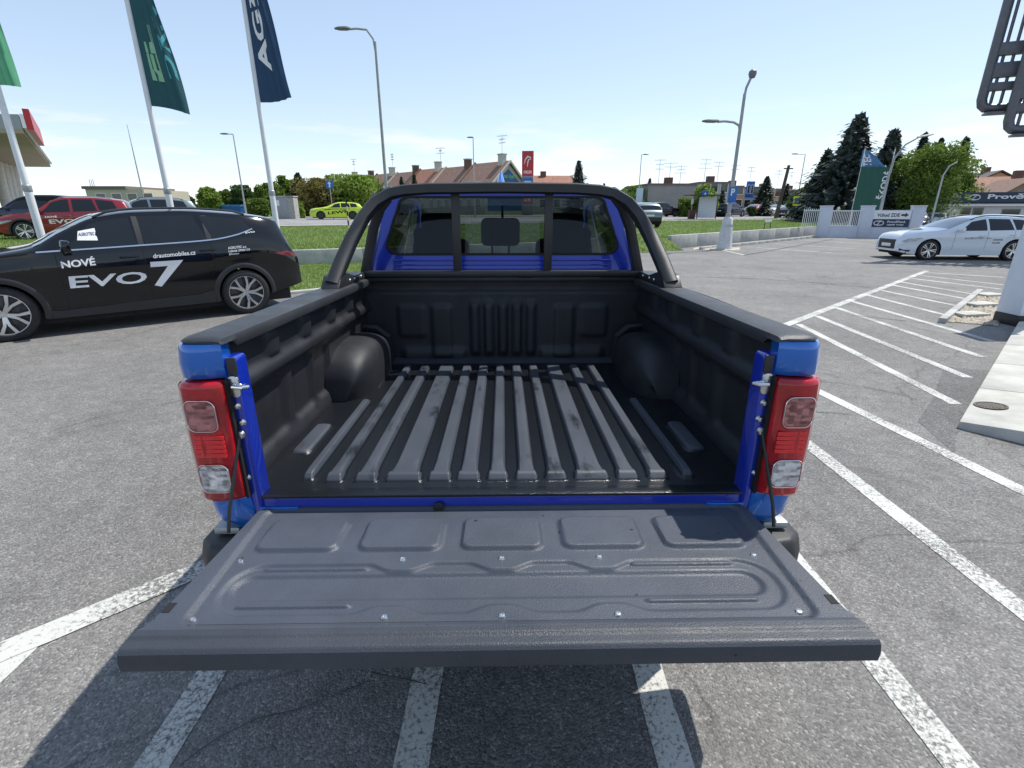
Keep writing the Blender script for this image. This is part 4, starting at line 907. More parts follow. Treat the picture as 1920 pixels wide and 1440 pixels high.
    def ends(s, headcol=M_CLEAR_L, grille=True, plate=True, lampz=None):
        L = s.L; zt = s.top(.12); zb = s.belt(.12)
        z = zb-.02
        s.patch('headlamp', [(.06, z-.06), (.14, z-.09), (.42, z-.03), (.62, z+.06), (.50, z+.07), (.20, z+.03)], headcol, .014)
        zr = s.belt(L-.12)
        s.patch('tail_lamp', [(L-.42, zr-.02), (L-.30, zr-.06), (L-.03, zr-.11), (L-.03, zr-.03), (L-.2, zr+.005)], M_RED_D, .012)
        wf = s.hw*s.plan(0)
        if grille:
            MB().box(-wf*.75, wf*.75, L/2-.004, L/2+.012, s.low(0)+.07, zt-.19).build('grille', M_BLACKP, s.root, bevel=.006)
        if plate:
            MB().box(-.26, .26, L/2+.012, L/2+.02, .42, .53).build('number_plate', M_PLATE, s.root, bevel=.003)
        MB().box(-.26, .26, -L/2-.012, -L/2+.002, .66, .77).build('number_plate', M_PLATE, s.root, bevel=.003)
        wr_ = s.hw*s.plan(L); MB().box(-wr_*.98, wr_*.98, -L/2-.02, -L/2+.05, s.bot(L), .62).build('rear_bumper', M_BLACKP, s.root, bevel=.015)
    def mirrors(s, m, t=None):
        t = t or s.sp['win'][0][0]+.12
        for sd in (-1, 1):
            z = s.belt(t)+.07; x = s.sx(t, s.belt(t)); mb = MB()
            mb.sweep(None, [[(sd*(x+dx), s.L/2-t+.06+dy+k*.5*a, z+b*k) for a, b in ((-.10, -.07), (.08, -.085), (.13, 0), (.08, .085), (-.10, .08))] for dx, k, dy in ((.01, .45, 0), (.05, .95, .0), (.15, 1.05, -.01), (.22, .8, -.02))]); mb.build('door_mirror', m, s.root, bevel=.012)
    def trim(s, clad=None, handles=None, seams=True):
        sp = s.sp
        if clad:
            for c in (sp['sf'], sp['sr']):
                for sd in (-1, 1):
                    mb = MB(); arc = [(math.cos(R(a)), math.sin(R(a))) for a in range(-14, 195, 8)]
                    def fn(u, v):
                        i = u*(len(arc)-1); k = int(min(i, len(arc)-2)); f = i-k; a = Vector(arc[k]).lerp(Vector(arc[k+1]), f); rr = s.Ra-.008+.075*v
                        t = c+a.x*rr; z = max(s.bot(t)+.0, s.r+a.y*rr); return s.pt(sd, t, z, .014 if 0 < v < 1 else (.012 if v == 0 else .004))
                    mb.grid(40, 4, fn); mb.build('arch_cladding', clad, s.root, smooth=60)
            a, b = sp['sf']+s.Ra+.06, sp['sr']-s.Ra-.06
            s.patch('sill_cladding', [(a, s.bot(a)), (b, s.bot(b)), (b, s.bot(b)+.20), (b-.2, s.bot(b)+.15), (a+.1, s.bot(a)+.10), (a, s.bot(a)+.12)], clad, .012)
        if seams:
            for i, t in enumerate(sp['seams']): s.vstrip('door_seam', t, .36 if i != 2 else s.r+s.Ra+.02, s.belt(t)+.02, .007, M_DARK)
        if handles:
            for t in (sp['seams'][1]-.17, sp['seams'][2]-.06):
                for sd in (-1, 1):
                    z = s.belt(t)-.13; mb = MB(); mb.tube([s.pt(sd, t-.11, z, .0), s.pt(sd, t-.09, z, .028), s.pt(sd, t+.07, z+.006, .028), s.pt(sd, t+.10, z+.008, .0)], .013, 8); mb.build('door_handle', handles, s.root)
    def rails(s, m):
        for sd in (-1, 1):
            pts = []
            for k in range(13):
                t = lerp(2.1, s.L-.75, k/12); xr, ze, e = s.edge(t); lift = .035*sst(0, .1, k/12)*sst(1, .9, k/12); pts.append((sd*(xr-.04), s.L/2-t, ze+e*.45+lift+.004))
            MB().tube(pts, .016, 8).build('roof_rail', m, s.root)
    def text(s, body, sz, m, bold=.0, side=-1, off=.006):
        return text('lettering', body, [(*p, 0) for p in sz], m, s.root, bold, lambda p: Vector(s.pt(side, p.x, p.y, off)))
def heading(F): return math.atan2(-F[0], F[1])
def car_root(spec, F, fw, label, z=0., cat='car', side=-1, group=None):
    """F: heading; fw: ground point of the front wheel's outer face on the given side (-1 = left)"""
    F = Vector(F).normalized(); left = Vector((-F.y, F.x)); c = Vector(fw[:2])-F*(spec['L']/2-spec['sf'])+left*(side)*(spec['hw']-.02)
    return empty('car', (c.x, c.y, z), heading(F), label, cat, group)
# black SUV
BSUV = dict(SUV, L=4.80, sr=3.85,
    top=[(0, .66), (.05, .86), (.22, 1.0), (1.1, 1.145), (1.33, 1.19), (1.71, 1.40), (2.15, 1.595), (2.6, 1.660), (3.15, 1.672), (3.86, 1.630), (4.3, 1.572), (4.52, 1.525), (4.57, 1.44), (4.69, 1.13), (4.75, 1.02), (4.80, .90)],
    belt=[(0, .58), (.1, .76), (.5, .95), (1.25, 1.095), (1.86, 1.115), (2.6, 1.145), (3.58, 1.195), (4.0, 1.25), (4.3, 1.22), (4.6, 1.06), (4.80, .84)],
    bot=[(0, .38), (.35, .26), (.9, .24), (3.9, .25), (4.4, .33), (4.80, .42)],
    plan=[(0, .70), (.12, .82), (.45, .945), (1, .99), (2.4, 1), (3.9, .99), (4.45, .935), (4.7, .87), (4.80, .80)],
    win=[(1.66, 2.02, 2.52, 2.50), (2.62, 2.60, 3.42, 3.30), (3.50, 3.38, 4.12, 3.98)], ws=(1.40, 2.12), rwin=(4.54, 4.67), seams=[1.60, 2.57, 3.46])
M_BLK = mat('black_car_paint', (.004, .0045, .006), .10, 0, coat=.45, spec=.35, var=.04, vscale=25)
Fb = Vector((-.758, -.653)).normalized(); fwb = G(23, 641); 
rb = car_root(BSUV, Fb, fwb, 'black car with white lettering on its doors parked beside the blue pickup')
car = Car(BSUV, rb); car.body(M_BLK); car.wheels('y'); car.windows(); car.ends(M_CLEAR_L); car.mirrors(M_BLK); car.trim(M_BLACKP, M_BLK); car.rails(M_BLACKP)
car.strip('chrome_strip', [(1.42, car.belt(1.42)+.018), (2.5, car.belt(2.5)+.02), (3.5, car.belt(3.5)+.02), (3.85, car.belt(3.85)+.035), (4.10, car.belt(4.10)+.11)], .018, M_CHROME, .007)
for a in (2.57, 3.45): car.vstrip('door_pillar', a, car.belt(a)+.03, car.edge(a)[1]-.03, .07, M_BLACKP, .0035)
pl0 = fwb.to_2d(); ln = Vector((-Fb.y, Fb.x))
def bsz(u, v):                                            # photo pixel -> (distance from the nose, height) on the flank
    r = ray(u, v); k = ln.dot(pl0-Vector((0, 0)))/ln.dot(r.to_2d()); p = Vector((0, 0, CAM_H))+r*k
    return (BSUV['sf']-Fb.dot(p.to_2d()-pl0), p.z)
def btext(body, px, bold=.0, off=.010): car.text(body, [bsz(*p) for p in px], M_WHITE, bold, -1, off)
btext('NOVÉ', [(116, 503), (180, 497), (176, 480), (112, 487)], .03)
btext('EVO', [(132, 541), (274, 530), (277, 508), (128, 518)], .02)
btext('7', [(287, 539), (333, 534), (343, 487), (281, 491)], .03)
btext('drautomobiles.cz', [(287, 484), (366, 477), (366, 469), (286, 476)], .012, .018)
btext('AGROTEC a.s.', [(427, 467.5), (462, 464), (462, 459.5), (427, 462.5)], .02); btext('Lidická 2990/133', [(428, 473), (468, 469.5), (468, 465.5), (428, 469)], .02); btext('Břeclav', [(429, 478.5), (448, 476.5), (448, 472.5), (429, 474.5)], .02)
btext('EVO', [(461, 438), (479, 436), (479, 433), (461, 435)], .02)
pq = [bsz(*p) for p in ((145, 451), (184, 451), (178, 428), (146, 434))]
car.patch('paper_sign', pq, M_WHITE, .007, (-1,)); car.text('AGROTEC', [bsz(*p) for p in ((147, 443), (178, 441), (177, 435), (147, 437))], mat('print_blue', (.03, .06, .16), .5, var=.05), .02, -1, .010)
# white estate at the right
Fw = Vector((-1, .09)); fww = G(1737, 488); M_WCAR = paint('white_car_paint', (.70, .74, .78), 0, .3)
rw_ = car_root(EST, Fw, fww, 'white estate car with grey door lettering standing by the entrance'); cw = Car(EST, rw_)
cw.body(M_WCAR); cw.wheels('d'); cw.windows(); cw.ends(M_CLEAR_L); cw.mirrors(M_WCAR); cw.trim(None, M_WCAR); cw.rails(M_BLACKP)
M_GREYTX = mat('grey_lettering', (.12, .14, .15), .5, var=.05)
cw.text('AGROTEC a.s.', [(1.9, .70), (2.75, .72), (2.75, .78), (1.9, .76)], M_GREYTX, .01); cw.text('Octavia', [(2.82, .66), (3.12, .665), (3.12, .73), (2.82, .725)], M_GREYTX, .02); cw.text('Combi', [(2.82, .56), (3.06, .565), (3.06, .63), (2.82, .625)], M_GREYTX, .02)
cw.patch('lower_intake', [(.05, .30), (.30, .27), (.34, .33), (.05, .38)], M_BLACKP, .008)
# red SUV and dark blue SUV on the verge
M_REDC = paint('dark_red_car_paint', (.24, .008, .014), .1, .25)
Fr = Vector((-.88, -.47)); zr_ = .50; fwr = G(52, 452, zr_)
RSUV = variant(SUV, .96, .985)
rr_ = car_root(RSUV, Fr, fwr, 'dark red car with white lettering parked on the grass behind the black car', terr(-15, 17)); cr = Car(RSUV, rr_)
cr.body(M_REDC); cr.wheels('d'); cr.windows(); cr.ends(M_CLEAR_L); cr.mirrors(M_BLACKP); cr.trim(M_BLACKP, M_REDC); cr.rails(M_STEEL)
cr.text('NOVÉ', [(1.62, .84), (1.98, .85), (1.98, .93), (1.62, .92)], M_WHITE, .03); cr.text('EVO', [(1.7, .62), (2.5, .64), (2.5, .80), (1.7, .78)], M_WHITE, .03)
def simple_car(spec, m, F, fw, label, cat='car', style='d', z=None, clad=None, side=-1, rail=False, group=None, glass=M_GLASSD, mirror=None):
    r_ = car_root(spec, F, fw, label, 0, cat, side, group); r_.location.z = terr(r_.location.x, r_.location.y)+.008 if z is None else z
    c = Car(spec, r_); c.body(m); c.wheels(style); c.windows(glass); c.ends(M_CLEAR_L); c.mirrors(mirror or m); c.trim(clad, m)
    if rail: c.rails(M_BLACKP)
    return c
M_NAVY = paint('dark_blue_car_paint', (.012, .022, .055), .2, .25); M_SILV = paint('silver_car_paint', (.35, .38, .40), .6, .3); M_GREY = paint('grey_car_paint', (.16, .20, .215), .5, .3)
M_YEL = paint('lime_yellow_car_paint', (.55, .72, .03), 0, .35); M_RED2 = paint('bright_red_car_paint', (.42, .012, .02), 0, .3); M_WH2 = paint('plain_white_car_paint', (.72, .73, .74), 0, .3); M_BRN = paint('dark_plum_car_paint', (.02, .016, .022), .2, .25)
simple_car(SUV, M_NAVY, (-.86, -.5), P(-22, 402, 22.5), 'dark blue car partly hidden behind the leftmost flagpole', clad=M_BLACKP, z=.62)
simple_car(SUV, M_GREY, (-.80, -.60), P(205, 402, 24.5), 'grey car of which only the roof shows above the red car', rail=True, z=.55)
cy = simple_car(EST, M_YEL, (-.94, -.34), P(602, 408, 46), 'lime yellow estate car with black scribbled lettering on the road', style='k')
cy.text('LEWR', [(1.5, .40), (3.3, .55), (3.3, .82), (1.5, .62)], M_DARK, .03); cy.strip('black_stripe', [(1.2, .78), (2.0, .86), (3.4, .86)], .06, M_DARK)
simple_car(SUV, M_BRN, (.93, .36), P(1266, 408, 64), 'dark plum car parked by the blank grey house wall', side=1)
simple_car(variant(EST, .95, 1.02), M_SILV, (-.35, -.94), P(1160+20, 412, 52), 'pale silver car just left of the dark plum car roof')
cg = simple_car(variant(EST, .98, 1.04), M_GREY, (.0, 1), P(1168, 420, 36.7), 'blue grey car seen from behind on the grass beside the pickup', side=-1)
simple_car(variant(EST, .90, 1.03), M_SILV, (-.80, -.60), P(1293, 404, 66), 'silver car half hidden behind the bus shelter')
simple_car(SUV, M_NAVY, (.80, .60), P(1392, 406, 66), 'dark blue car right behind the tall lamp post', side=1)
simple_car(variant(EST, .88, 1.04), M_RED2, (-.75, -.66), P(1417, 404, 70), 'red car between two trees by the flat roofed houses')
simple_car(variant(EST, .92, 1.0), M_WH2, (-.75, -.66), P(1455, 404, 74), 'white car just left of the wooden pole')
simple_car(variant(SUV, 1.05, 1.22), M_SILV, (-.80, -.60), P(1489, 407, 62), 'tall silver van below the yellow crossing sign', cat='van')
simple_car(SUV, M_BRN, (-.55, -.83), P(1738, 437, 36.0), 'dark car behind the right end of the entrance wall', z=0)
simple_car(EST, M_WH2, (-.70, -.71), P(1768, 433, 40), 'white car standing between the dark car and the white estate', z=0)
simple_car(EST, M_SILV, (-1, .05), P(1800, 455, 22.5), 'silver white estate car right behind the white estate with lettering', z=0)
# ------------------------------------------------------------------ vegetation
M_BARK = mat('bark', (.09, .07, .05), .9, var=.3, vscale=14)
LEAF = {'green': leaf_mat('leaf_green', (.07, .13, .022), (.20, .28, .05), .5), 'dark': leaf_mat('leaf_dark', (.03, .07, .02), (.095, .145, .042), .45), 'olive': leaf_mat('leaf_olive', (.12, .11, .032), (.26, .22, .065), .45),
        'bright': leaf_mat('leaf_bright', (.11, .20, .028), (.30, .39, .075), .5), 'spruce': leaf_mat('spruce_needles', (.018, .034, .020), (.060, .085, .055), .2), 'bluespruce': leaf_mat('blue_spruce_needles', (.030, .046, .038), (.095, .115, .10), .2)}
def quads(name, V, m, parent):
    n = len(V); me = bpy.data.meshes.new(name); me.vertices.add(4*n); me.vertices.foreach_set('co', np.asarray(V).reshape(-1)); me.loops.add(4*n); me.loops.foreach_set('vertex_index', np.arange(4*n, dtype=np.int32))
    me.polygons.add(n); me.polygons.foreach_set('loop_start', np.arange(0, 4*n, 4, dtype=np.int32)); me.update(calc_edges=True); me.materials.append(m); return obj(name, me, parent)
def leaf_quads(C, size, rg_, flat=.0):
    n = len(C); a = rg_.normal(size=(n, 3)); a /= np.linalg.norm(a, axis=1)[:, None]; b = rg_.normal(size=(n, 3)); b -= a*(a*b).sum(1)[:, None]; b /= np.linalg.norm(b, axis=1)[:, None]
    s = size*rg_.uniform(.6, 1.4, n)[:, None]; a = a*s; b = b*s*.62
    return np.stack([C-a, C-b*.9+a*.1, C+a, C+b*.9+a*.1], 1)
def tree(u, vtop, wpx, Y, col, label, seed, n=2600, cat='tree', zb=None, low=.12, name='broadleaf_tree', group='trees beyond the road'):
    p = P(u, vtop, Y); z0 = terr(p.x, Y) if zb is None else zb; H = p.z-z0; Wd = wpx/FPX*Y*1.2/2
    r = empty(name, (p.x, Y, z0), 0, label, cat, group); rg_ = np.random.default_rng(seed)
    mb = MB(); tr = max(.05, H*.022); mb.tube([(0, 0, -.1), (.03*H*.3, 0, H*.3), (0, .02*H, H*.62)], [tr, tr*.75, tr*.35], 8)
    for k in range(6):
        a = k*1.05+seed; mb.tube([(0, 0, H*(.28+.05*k)), (math.cos(a)*Wd*.4, math.sin(a)*Wd*.4, H*(.45+.06*k)), (math.cos(a)*Wd*.65, math.sin(a)*Wd*.65, H*(.55+.06*k))], [tr*.45, tr*.25, tr*.1], 6)
    mb.build('trunk', M_BARK, r)
    nc = 24; cs = []; n = int(n*1.5)
    for k in range(nc):
        a = rg_.uniform(0, 6.28); zz = rg_.uniform(low+.12, .88); rad = Wd*.62*math.sqrt(max(.05, 1-((zz-.5)/.52)**2))*rg_.uniform(.5, 1.05); cs.append((math.cos(a)*rad, math.sin(a)*rad, zz*H, rg_.uniform(.22, .42)*Wd))
    cs.append((0, 0, H*.93, .22*Wd)); cs.append((0, 0, H*.5, .6*Wd))
    C = []
    for cx, cy_, cz, cr_ in cs:
        m_ = n//len(cs); d = rg_.normal(size=(m_, 3)); d /= np.linalg.norm(d, axis=1)[:, None]; d *= (rg_.uniform(.25, 1.12, m_)**.5)[:, None]*cr_; d[:, 2] *= min(1.0, H*.16/cr_+.45); C.append(d+np.array([cx, cy_, cz]))
    C = np.concatenate(C); C = C[C[:, 2] > H*low*.6]; C[:, 2] = np.minimum(C[:, 2], H*1.02)
    quads('crown', leaf_quads(C, max(.085, Y*.0026), rg_), LEAF[col], r); return r
def conifer(u, vtop, wpx, Y, col, label, seed, zb=None, dens=1., group='conifers', basez=.03):
    p = P(u, vtop, Y); z0 = terr(p.x, Y) if zb is None else zb; H = p.z-z0; Wd = wpx/FPX*Y/2*1.35; rg_ = np.random.default_rng(seed)
    r = empty('conifer', (p.x, Y, z0), 0, label, 'tree', group)
    MB().tube([(0, 0, -.1), (0, 0, H*.5), (0, 0, H*.98)], [H*.020+.03, H*.011+.02, .012], 8).build('trunk', M_BARK, r)
    V = []; nl = int(38*dens)
    for k in range(nl):
        f = k/nl; z = H*(basez+(.97-basez)*f); Lb = Wd*(1-f)**.74*rg_.uniform(.66, 1.18)+.12
        nb = max(6, int(13*(1-f)+5))
        for j in range(nb):
            a = 6.283*j/nb+rg_.uniform(-.3, .3)+k*.7; l = Lb*rg_.uniform(.55, 1.2); ca, sa = math.cos(a), math.sin(a); m_ = max(3, int(l/.28))
            for q in range(m_):
                t = (q+.6)/m_; rr = l*t; zz = z+l*(.10*t-.46*t*t+.34*t**4); w_ = (.10+.22*l*(1-t))*rg_.uniform(.7, 1.3); sl = l/m_*.75
                c = np.array([ca*rr, sa*rr, zz]); d = np.array([ca, sa, .1-.55*t])*sl; s_ = np.array([-sa, ca, rg_.uniform(-.35, .35)])*w_
                V.append([c-d, c-s_*.9-d*.2-[0, 0, .06], c+d, c+s_*.9-d*.2-[0, 0, .06]])
                d2 = np.array([ca*.5, sa*.5, -.8])*w_*1.1; V.append([c-s_*.45, c+s_*.45, c+s_*.25+d2, c-s_*.25+d2])
    nf = int(1500*dens); fz = rg_.uniform(basez+.02, .95, nf); fr_ = Wd*(1-fz)**.85*np.sqrt(rg_.uniform(0, .42, nf)); fa_ = rg_.uniform(0, 6.283, nf)
    C = np.stack([fr_*np.cos(fa_), fr_*np.sin(fa_), fz*H], 1); V = np.concatenate([np.array(V), leaf_quads(C, .12+Wd*.05, rg_)])
    quads('crown', V, LEAF[col], r); return r
tree(322, 371, 46, 66, 'dark', 'low dark bush mass left of the bright round tree', 1, 1500, low=.02); tree(352, 367, 26, 70, 'dark', 'small dark upright tree at the left end of the tree row', 2, 1200)
tree(388, 352, 40, 58, 'bright', 'bright green round tree standing apart at the left', 3, 3200); tree(424, 356, 30, 62, 'green', 'thin green tree just right of the bright round tree', 4, 1800)
tree(450, 349, 44, 60, 'dark', 'dark tree behind the short left street lamp', 5, 2400); tree(478, 374, 46, 52, 'green', 'low bushy shrub left of the grey cabinet', 6, 2200, 'shrub', low=.0, name='shrub')
tree(500, 345, 52, 58, 'green', 'green tree behind the rightmost flagpole', 7, 2800); tree(528, 331, 50, 60, 'green', 'tall green tree above the grey cabinet', 8, 3000)
conifer(557, 322, 50, 60, 'spruce', 'dark conifer between the green trees and the olive tree', 9, group='trees beyond the road'); tree(592, 336, 80, 55, 'olive', 'olive brown tree behind the blue one way sign', 10, 4200)
tree(556, 380, 26, 50, 'bright', 'small yellow green bush right beside the grey cabinet', 11, 1200, 'shrub', low=0, name='shrub'); tree(660, 331, 92, 56, 'bright', 'large light green tree above the lime yellow car', 12, 5200, low=.05)
tree(625, 350, 60, 57, 'green', 'green bush between the olive tree and the light green tree', 13, 2400, low=0.02); tree(705, 348, 40, 60, 'dark', 'dark hedge tree left of the sport bar', 14, 2000, low=0)
conifer(752, 329, 22, 76, 'spruce', 'slim dark conifer left of the pair in front of the terrace', 15, group='small conifers before the terrace'); conifer(776, 324, 24, 74, 'spruce', 'slim dark conifer right of the pair in front of the terrace', 16, group='small conifers before the terrace')
conifer(1086, 297, 46, 74, 'bluespruce', 'lone grey green spruce above the right of the pickup roof', 17, dens=.9)
conifer(1133, 341, 14, 90, 'spruce', 'tiny conifer tip just above the cab roof corner', 18, dens=.6); conifer(1219, 332, 20, 84, 'spruce', 'thin dark conifer at the left corner of the grey house', 19, dens=.7)
tree(1188, 351, 66, 72, 'green', 'green shrubs under the sheltered lamp right of the pickup', 20, 2600, low=0); tree(1325, 346, 46, 64, 'bright', 'light green tree behind the bus shelter', 21, 2600)
tree(1288, 373, 30, 64, 'green', 'dark green bush between the grey house and the bus shelter', 22, 1400, 'shrub', low=0, name='shrub')
conifer(1356, 356, 20, 66, 'spruce', 'narrow dark conifer left of the tall lamp post', 23, dens=.8); conifer(1440, 328, 44, 84, 'spruce', 'broad dark conifer over the flat roofed houses', 24); conifer(1438, 370, 26, 70, 'spruce', 'short conifer in front of the red house', 25, dens=.7)
conifer(1478, 342, 24, 86, 'spruce', 'small conifer behind the wooden pole', 26, dens=.7); tree(1496, 366, 40, 62, 'dark', 'dark bush under the yellow crossing sign', 27, 1600, low=0)
tree(1409, 389, 16, 68, 'dark', 'round dark bush beside the red car', 28, 800, 'shrub', low=0, name='shrub')
conifer(1616, 205, 135, 47, 'bluespruce', 'biggest spruce behind the green banner', 30, 0, 1.5, 'large spruces by the entrance', .0); conifer(1556, 275, 90, 50, 'spruce', 'lower dark spruce on the left flank of the biggest spruce', 31, 0, 1.1, 'large spruces by the entrance', 0)
conifer(1680, 236, 105, 45, 'bluespruce', 'second tall spruce right of the green banner', 32, 0, 1.4, 'large spruces by the entrance', 0); conifer(1738, 241, 56, 54, 'spruce', 'dark spruce top behind the leafy green tree', 33, 0, 1.2, 'large spruces by the entrance', .1)
conifer(1768, 252, 46, 55, 'spruce', 'spruce top just right of the dark spruce behind the leafy tree', 34, 0, 1.2, 'large spruces by the entrance', .1); conifer(1815, 250, 60, 52, 'spruce', 'rightmost spruce left of the red roofed houses', 35, 0, 1.2, 'large spruces by the entrance', .1)
tree(1752, 272, 130, 43, 'green', 'large leafy green tree in front of the spruces', 36, 9000, zb=0, low=.12, group='large trees by the entrance'); tree(1515, 345, 40, 60, 'dark', 'dark tree between the wooden pole and the big spruce', 37, 2000, zb=.4, low=0); tree(1700, 370, 60, 44, 'dark', 'dark shrubbery behind the entrance wall', 38, 2200, zb=0, low=0)
tree(545, 340, 60, 64, 'green', 'green tree filling the gap left of the dark conifer', 41, 2600, low=.02); tree(615, 331, 56, 66, 'green', 'tall green tree top above the olive tree', 42, 2600, low=.02); tree(690, 336, 60, 63, 'green', 'green tree just left of the tall street lamp', 43, 2600, low=.02)
tree(470, 362, 50, 64, 'dark', 'dark tree between the street lamp and the rightmost flagpole', 44, 2200, low=0); tree(408, 368, 44, 66, 'green', 'low green bush behind the waste containers', 45, 1800, low=0)
tree(1712, 300, 90, 50, 'dark', 'dark leafy mass between the second spruce and the leafy tree', 46, 4200, zb=0, low=0, group='large trees by the entrance'); tree(1800, 300, 90, 48, 'green', 'leafy tree at the right flank of the large leafy tree', 47, 4200, zb=0, low=.05, group='large trees by the entrance')
# ------------------------------------------------------------------ flags and poles
M_TEAL = mat('teal_flag_cloth', (.012, .085, .095), .7, var=.08, vscale=3); M_NAVYF = mat('navy_flag_cloth', (.014, .055, .12), .7, var=.08, vscale=3); M_GRNF = mat('light_green_flag_cloth', (.12, .42, .22), .7, var=.08, vscale=3)
M_DKG = mat('dark_green_flag_cloth', (.012, .085, .060), .7, var=.06, vscale=3); M_BLF = mat('blue_flag_cloth', (.07, .19, .36), .7, var=.06, vscale=3); M_LTG = mat('flag_print_green', (.26, .50, .30), .7, var=.05); M_TQ = mat('flag_print_turquoise', (.06, .35, .38), .7, var=.05)
def flagpole(loc, h, r0, label, m=M_WHITEP):
    r = empty('flagpole', loc, 0, label, 'flagpole', 'flagpoles')
    MB().tube([(0, 0, 0), (0, 0, 1.95), (0, 0, 1.951), (0, 0, h)], [r0, r0*.92, r0*.80, r0*.5], 16).build('pole', m, r, smooth=30)
    MB().lathe([(r0*2.2, 0), (r0*2.2, .02), (r0*1.3, .03), (r0*1.2, .12), (0.001, .12)], 16).build('base', M_GALV, r)
    MB().lathe([(r0*.95, 1.9), (r0*1.02, 1.91), (r0*1.02, 2.0), (r0*.85, 2.01)], 16).build('collar', M_GALV, r)
    return r
def flag(loc, z0, z1, wf, droop, m, label, dirx=1., diry=.25, amp=.05, ph=0):
    r = empty('flag', loc, 0, label, 'flag', 'flags')
    def S(a, b, off=0):
        z = lerp(z0, z1, b); w_ = wf(b); k = a*w_
        q = amp*a*math.sin(5.2*b+4*a+ph)+amp*.6*a*math.sin(11*b-3*a+ph*2)+.025*a*math.sin(26*a+7*b)
        return Vector((.035+k*dirx+q*.25, k*diry*.4+q-off, z+droop*a*a*(1-b*.4)-.03*a*math.sin(9*b+ph)))
    MB().grid(24, 70, lambda a, b: S(a, b)).build('cloth', m, r, smooth=70); return r, S
def flag_text(r, S, body, c, m, bold, rev=False):
    vs, fs = text_norm(body, bold); mb = MB(); mb.add([S(*(bil([(*q, 0) for q in c], a, b).to_2d()), .006) for a, b in vs], fs); mb.build('lettering', m, r, smooth=0, fixn=False)
p3, p2, p1 = (-5.16, 11.5, .03), (-6.60, 10.26, .03), (-8.10, 8.97, .03)
flagpole(p3, 8.2, .062, 'white flagpole with the navy flag'); flagpole(p2, 8.2, .062, 'white flagpole with the teal flag in the middle'); flagpole(p1, 8.2, .062, 'white flagpole with the light green flag at the left edge')
r, S = flag(p3, 3.68, 7.6, lambda b: .66-.62*b if b < .45 else .38+.3*(b-.45), .10, M_NAVYF, 'navy flag with white upright lettering on the right flagpole', ph=.4)
flag_text(r, S, 'AGROTEC', [(.34, .17), (.22, 1.0), (.02, 1.0), (.05, .17)][::1] if 0 else [(.56, .14), (.80, .98), (.25, .98), (.16, .14)], M_WHITE, .03)
r, S = flag(p2, 3.40, 7.6, lambda b: .64-.62*b if b < .42 else .38+.3*(b-.42), -.10, M_TEAL, 'teal flag with green lettering on the middle flagpole', ph=1.7)
flag_text(r, S, 'EL', [(.60, .10), (.62, .30), (.22, .30), (.22, .10)], M_LTG, .05); flag_text(r, S, 'DRIVING', [(.96, .12), (.98, .62), (.72, .62), (.74, .12)], M_TQ, .02)
flag(p1, 3.47, 7.2, lambda b: .26-.10*b, .0, M_GRNF, 'light green flag cut by the left edge', ph=2.6)
# ------------------------------------------------------------------ street lamps, poles, signs
def street_lamp(base, h, label, arms, r0=.085, m=M_GALV, foot=None, head='flat'):
    r = empty('street_lamp', base, 0, label, 'street lamp', 'street lamps')
    MB().tube([(0, 0, 0), (0, 0, h*.25), (0, 0, h*.251), (0, 0, h)], [r0, r0*.95, r0*.72, r0*.5], 12).build('pole', m, r, smooth=30)
    if foot: foot(r)
    for dx, z, rise, rr in arms:
        pts = [(0, 0, z-rise), (dx*.06, 0, z-rise*.4), (dx*.3, 0, z-.02), (dx*.7, 0, z+.02), (dx, 0, z)] if rise else [(0, 0, z), (dx*.5, 0, z), (dx, 0, z)]
        a = MB().tube(pts, r0*.42, 8).build('arm', m, r)
        s = 1 if dx > 0 else -1
        MB().sweep(None, [[(dx+s*t, y*w_, z+.02+zz*hh) for y, zz in ((-1, -.2), (-.7, -.6), (.7, -.6), (1, -.2), (.6, .8), (-.6, .8))] for t, w_, hh in ((-.05, .06, .06), (.12, .13, .09), (.42, .14, .08), (.62, .06, .04))]).build('lamp_head', mat('lamp_housing', (.16, .165, .17), .5, .3, var=.1), a, bevel=.01)
    return r
def top_lamp(px, Y, w_=.5):
    return None
def lamp_at(ub, vt, Y, label, arms, utop=None, **k):
    p = P(utop or ub, vt, Y); z0 = terr(p.x, Y); return street_lamp((p.x, Y, z0), p.z-z0, label, [(dx, p.z-z0+dz, rise, 0) for dx, dz, rise in arms], **k)
lamp_at(703, 78, 25, 'tall grey street lamp with a curved arm left of the pickup roof', [(-1.05, .45, .9)], r0=.10, m=M_GREYP)
lamp_at(437, 252, 46, 'shorter street lamp behind the black car roof', [(-.45, .02, 0)], m=M_GALV)
lamp_at(887, 258, 56, 'street lamp with a flat head above the terrace roofs', [(-.01, .0, 0)], m=M_GALV)
lamp_at(1203, 290, 66, 'street lamp with a small square head right of the pickup', [(.25, .0, 0)], m=M_GALV); lamp_at(1510, 290, 60, 'street lamp with a short arm beside the wooden pole', [(-.9, .05, 0)], m=M_GALV)
lb = G(1357, 468)
def lfoot(r):
    MB().sweep(None, [[(math.cos(a)*w_*k, math.sin(a)*w_*k*.8, z) for a, k in [(R(22.5+45*i), 1) for i in range(8)]] for z, w_ in ((0, .36), (.08, .34), (.9, .25), (1.25, .22), (1.36, .14))]).build('concrete_foot', mat('pale_concrete', (.55, .56, .57), .8, var=.12, vscale=8), r, bevel=.02)
    MB().box(-.16, .16, -.30, -.26, .95, 1.05).build('foot_bracket', M_GALV, r)
lp_ = street_lamp((lb.x, lb.y, 0), 6.0, 'tall double headed street lamp on a pale concrete foot', [(-.95, 5.0, .35, 0)], r0=.115, m=M_GREYP, foot=lfoot)
MB().tube([(0, 0, 5.9), (.03, 0, 6.2), (.16, 0, 6.55)], .05, 8).build('arm', M_GREYP, lp_)
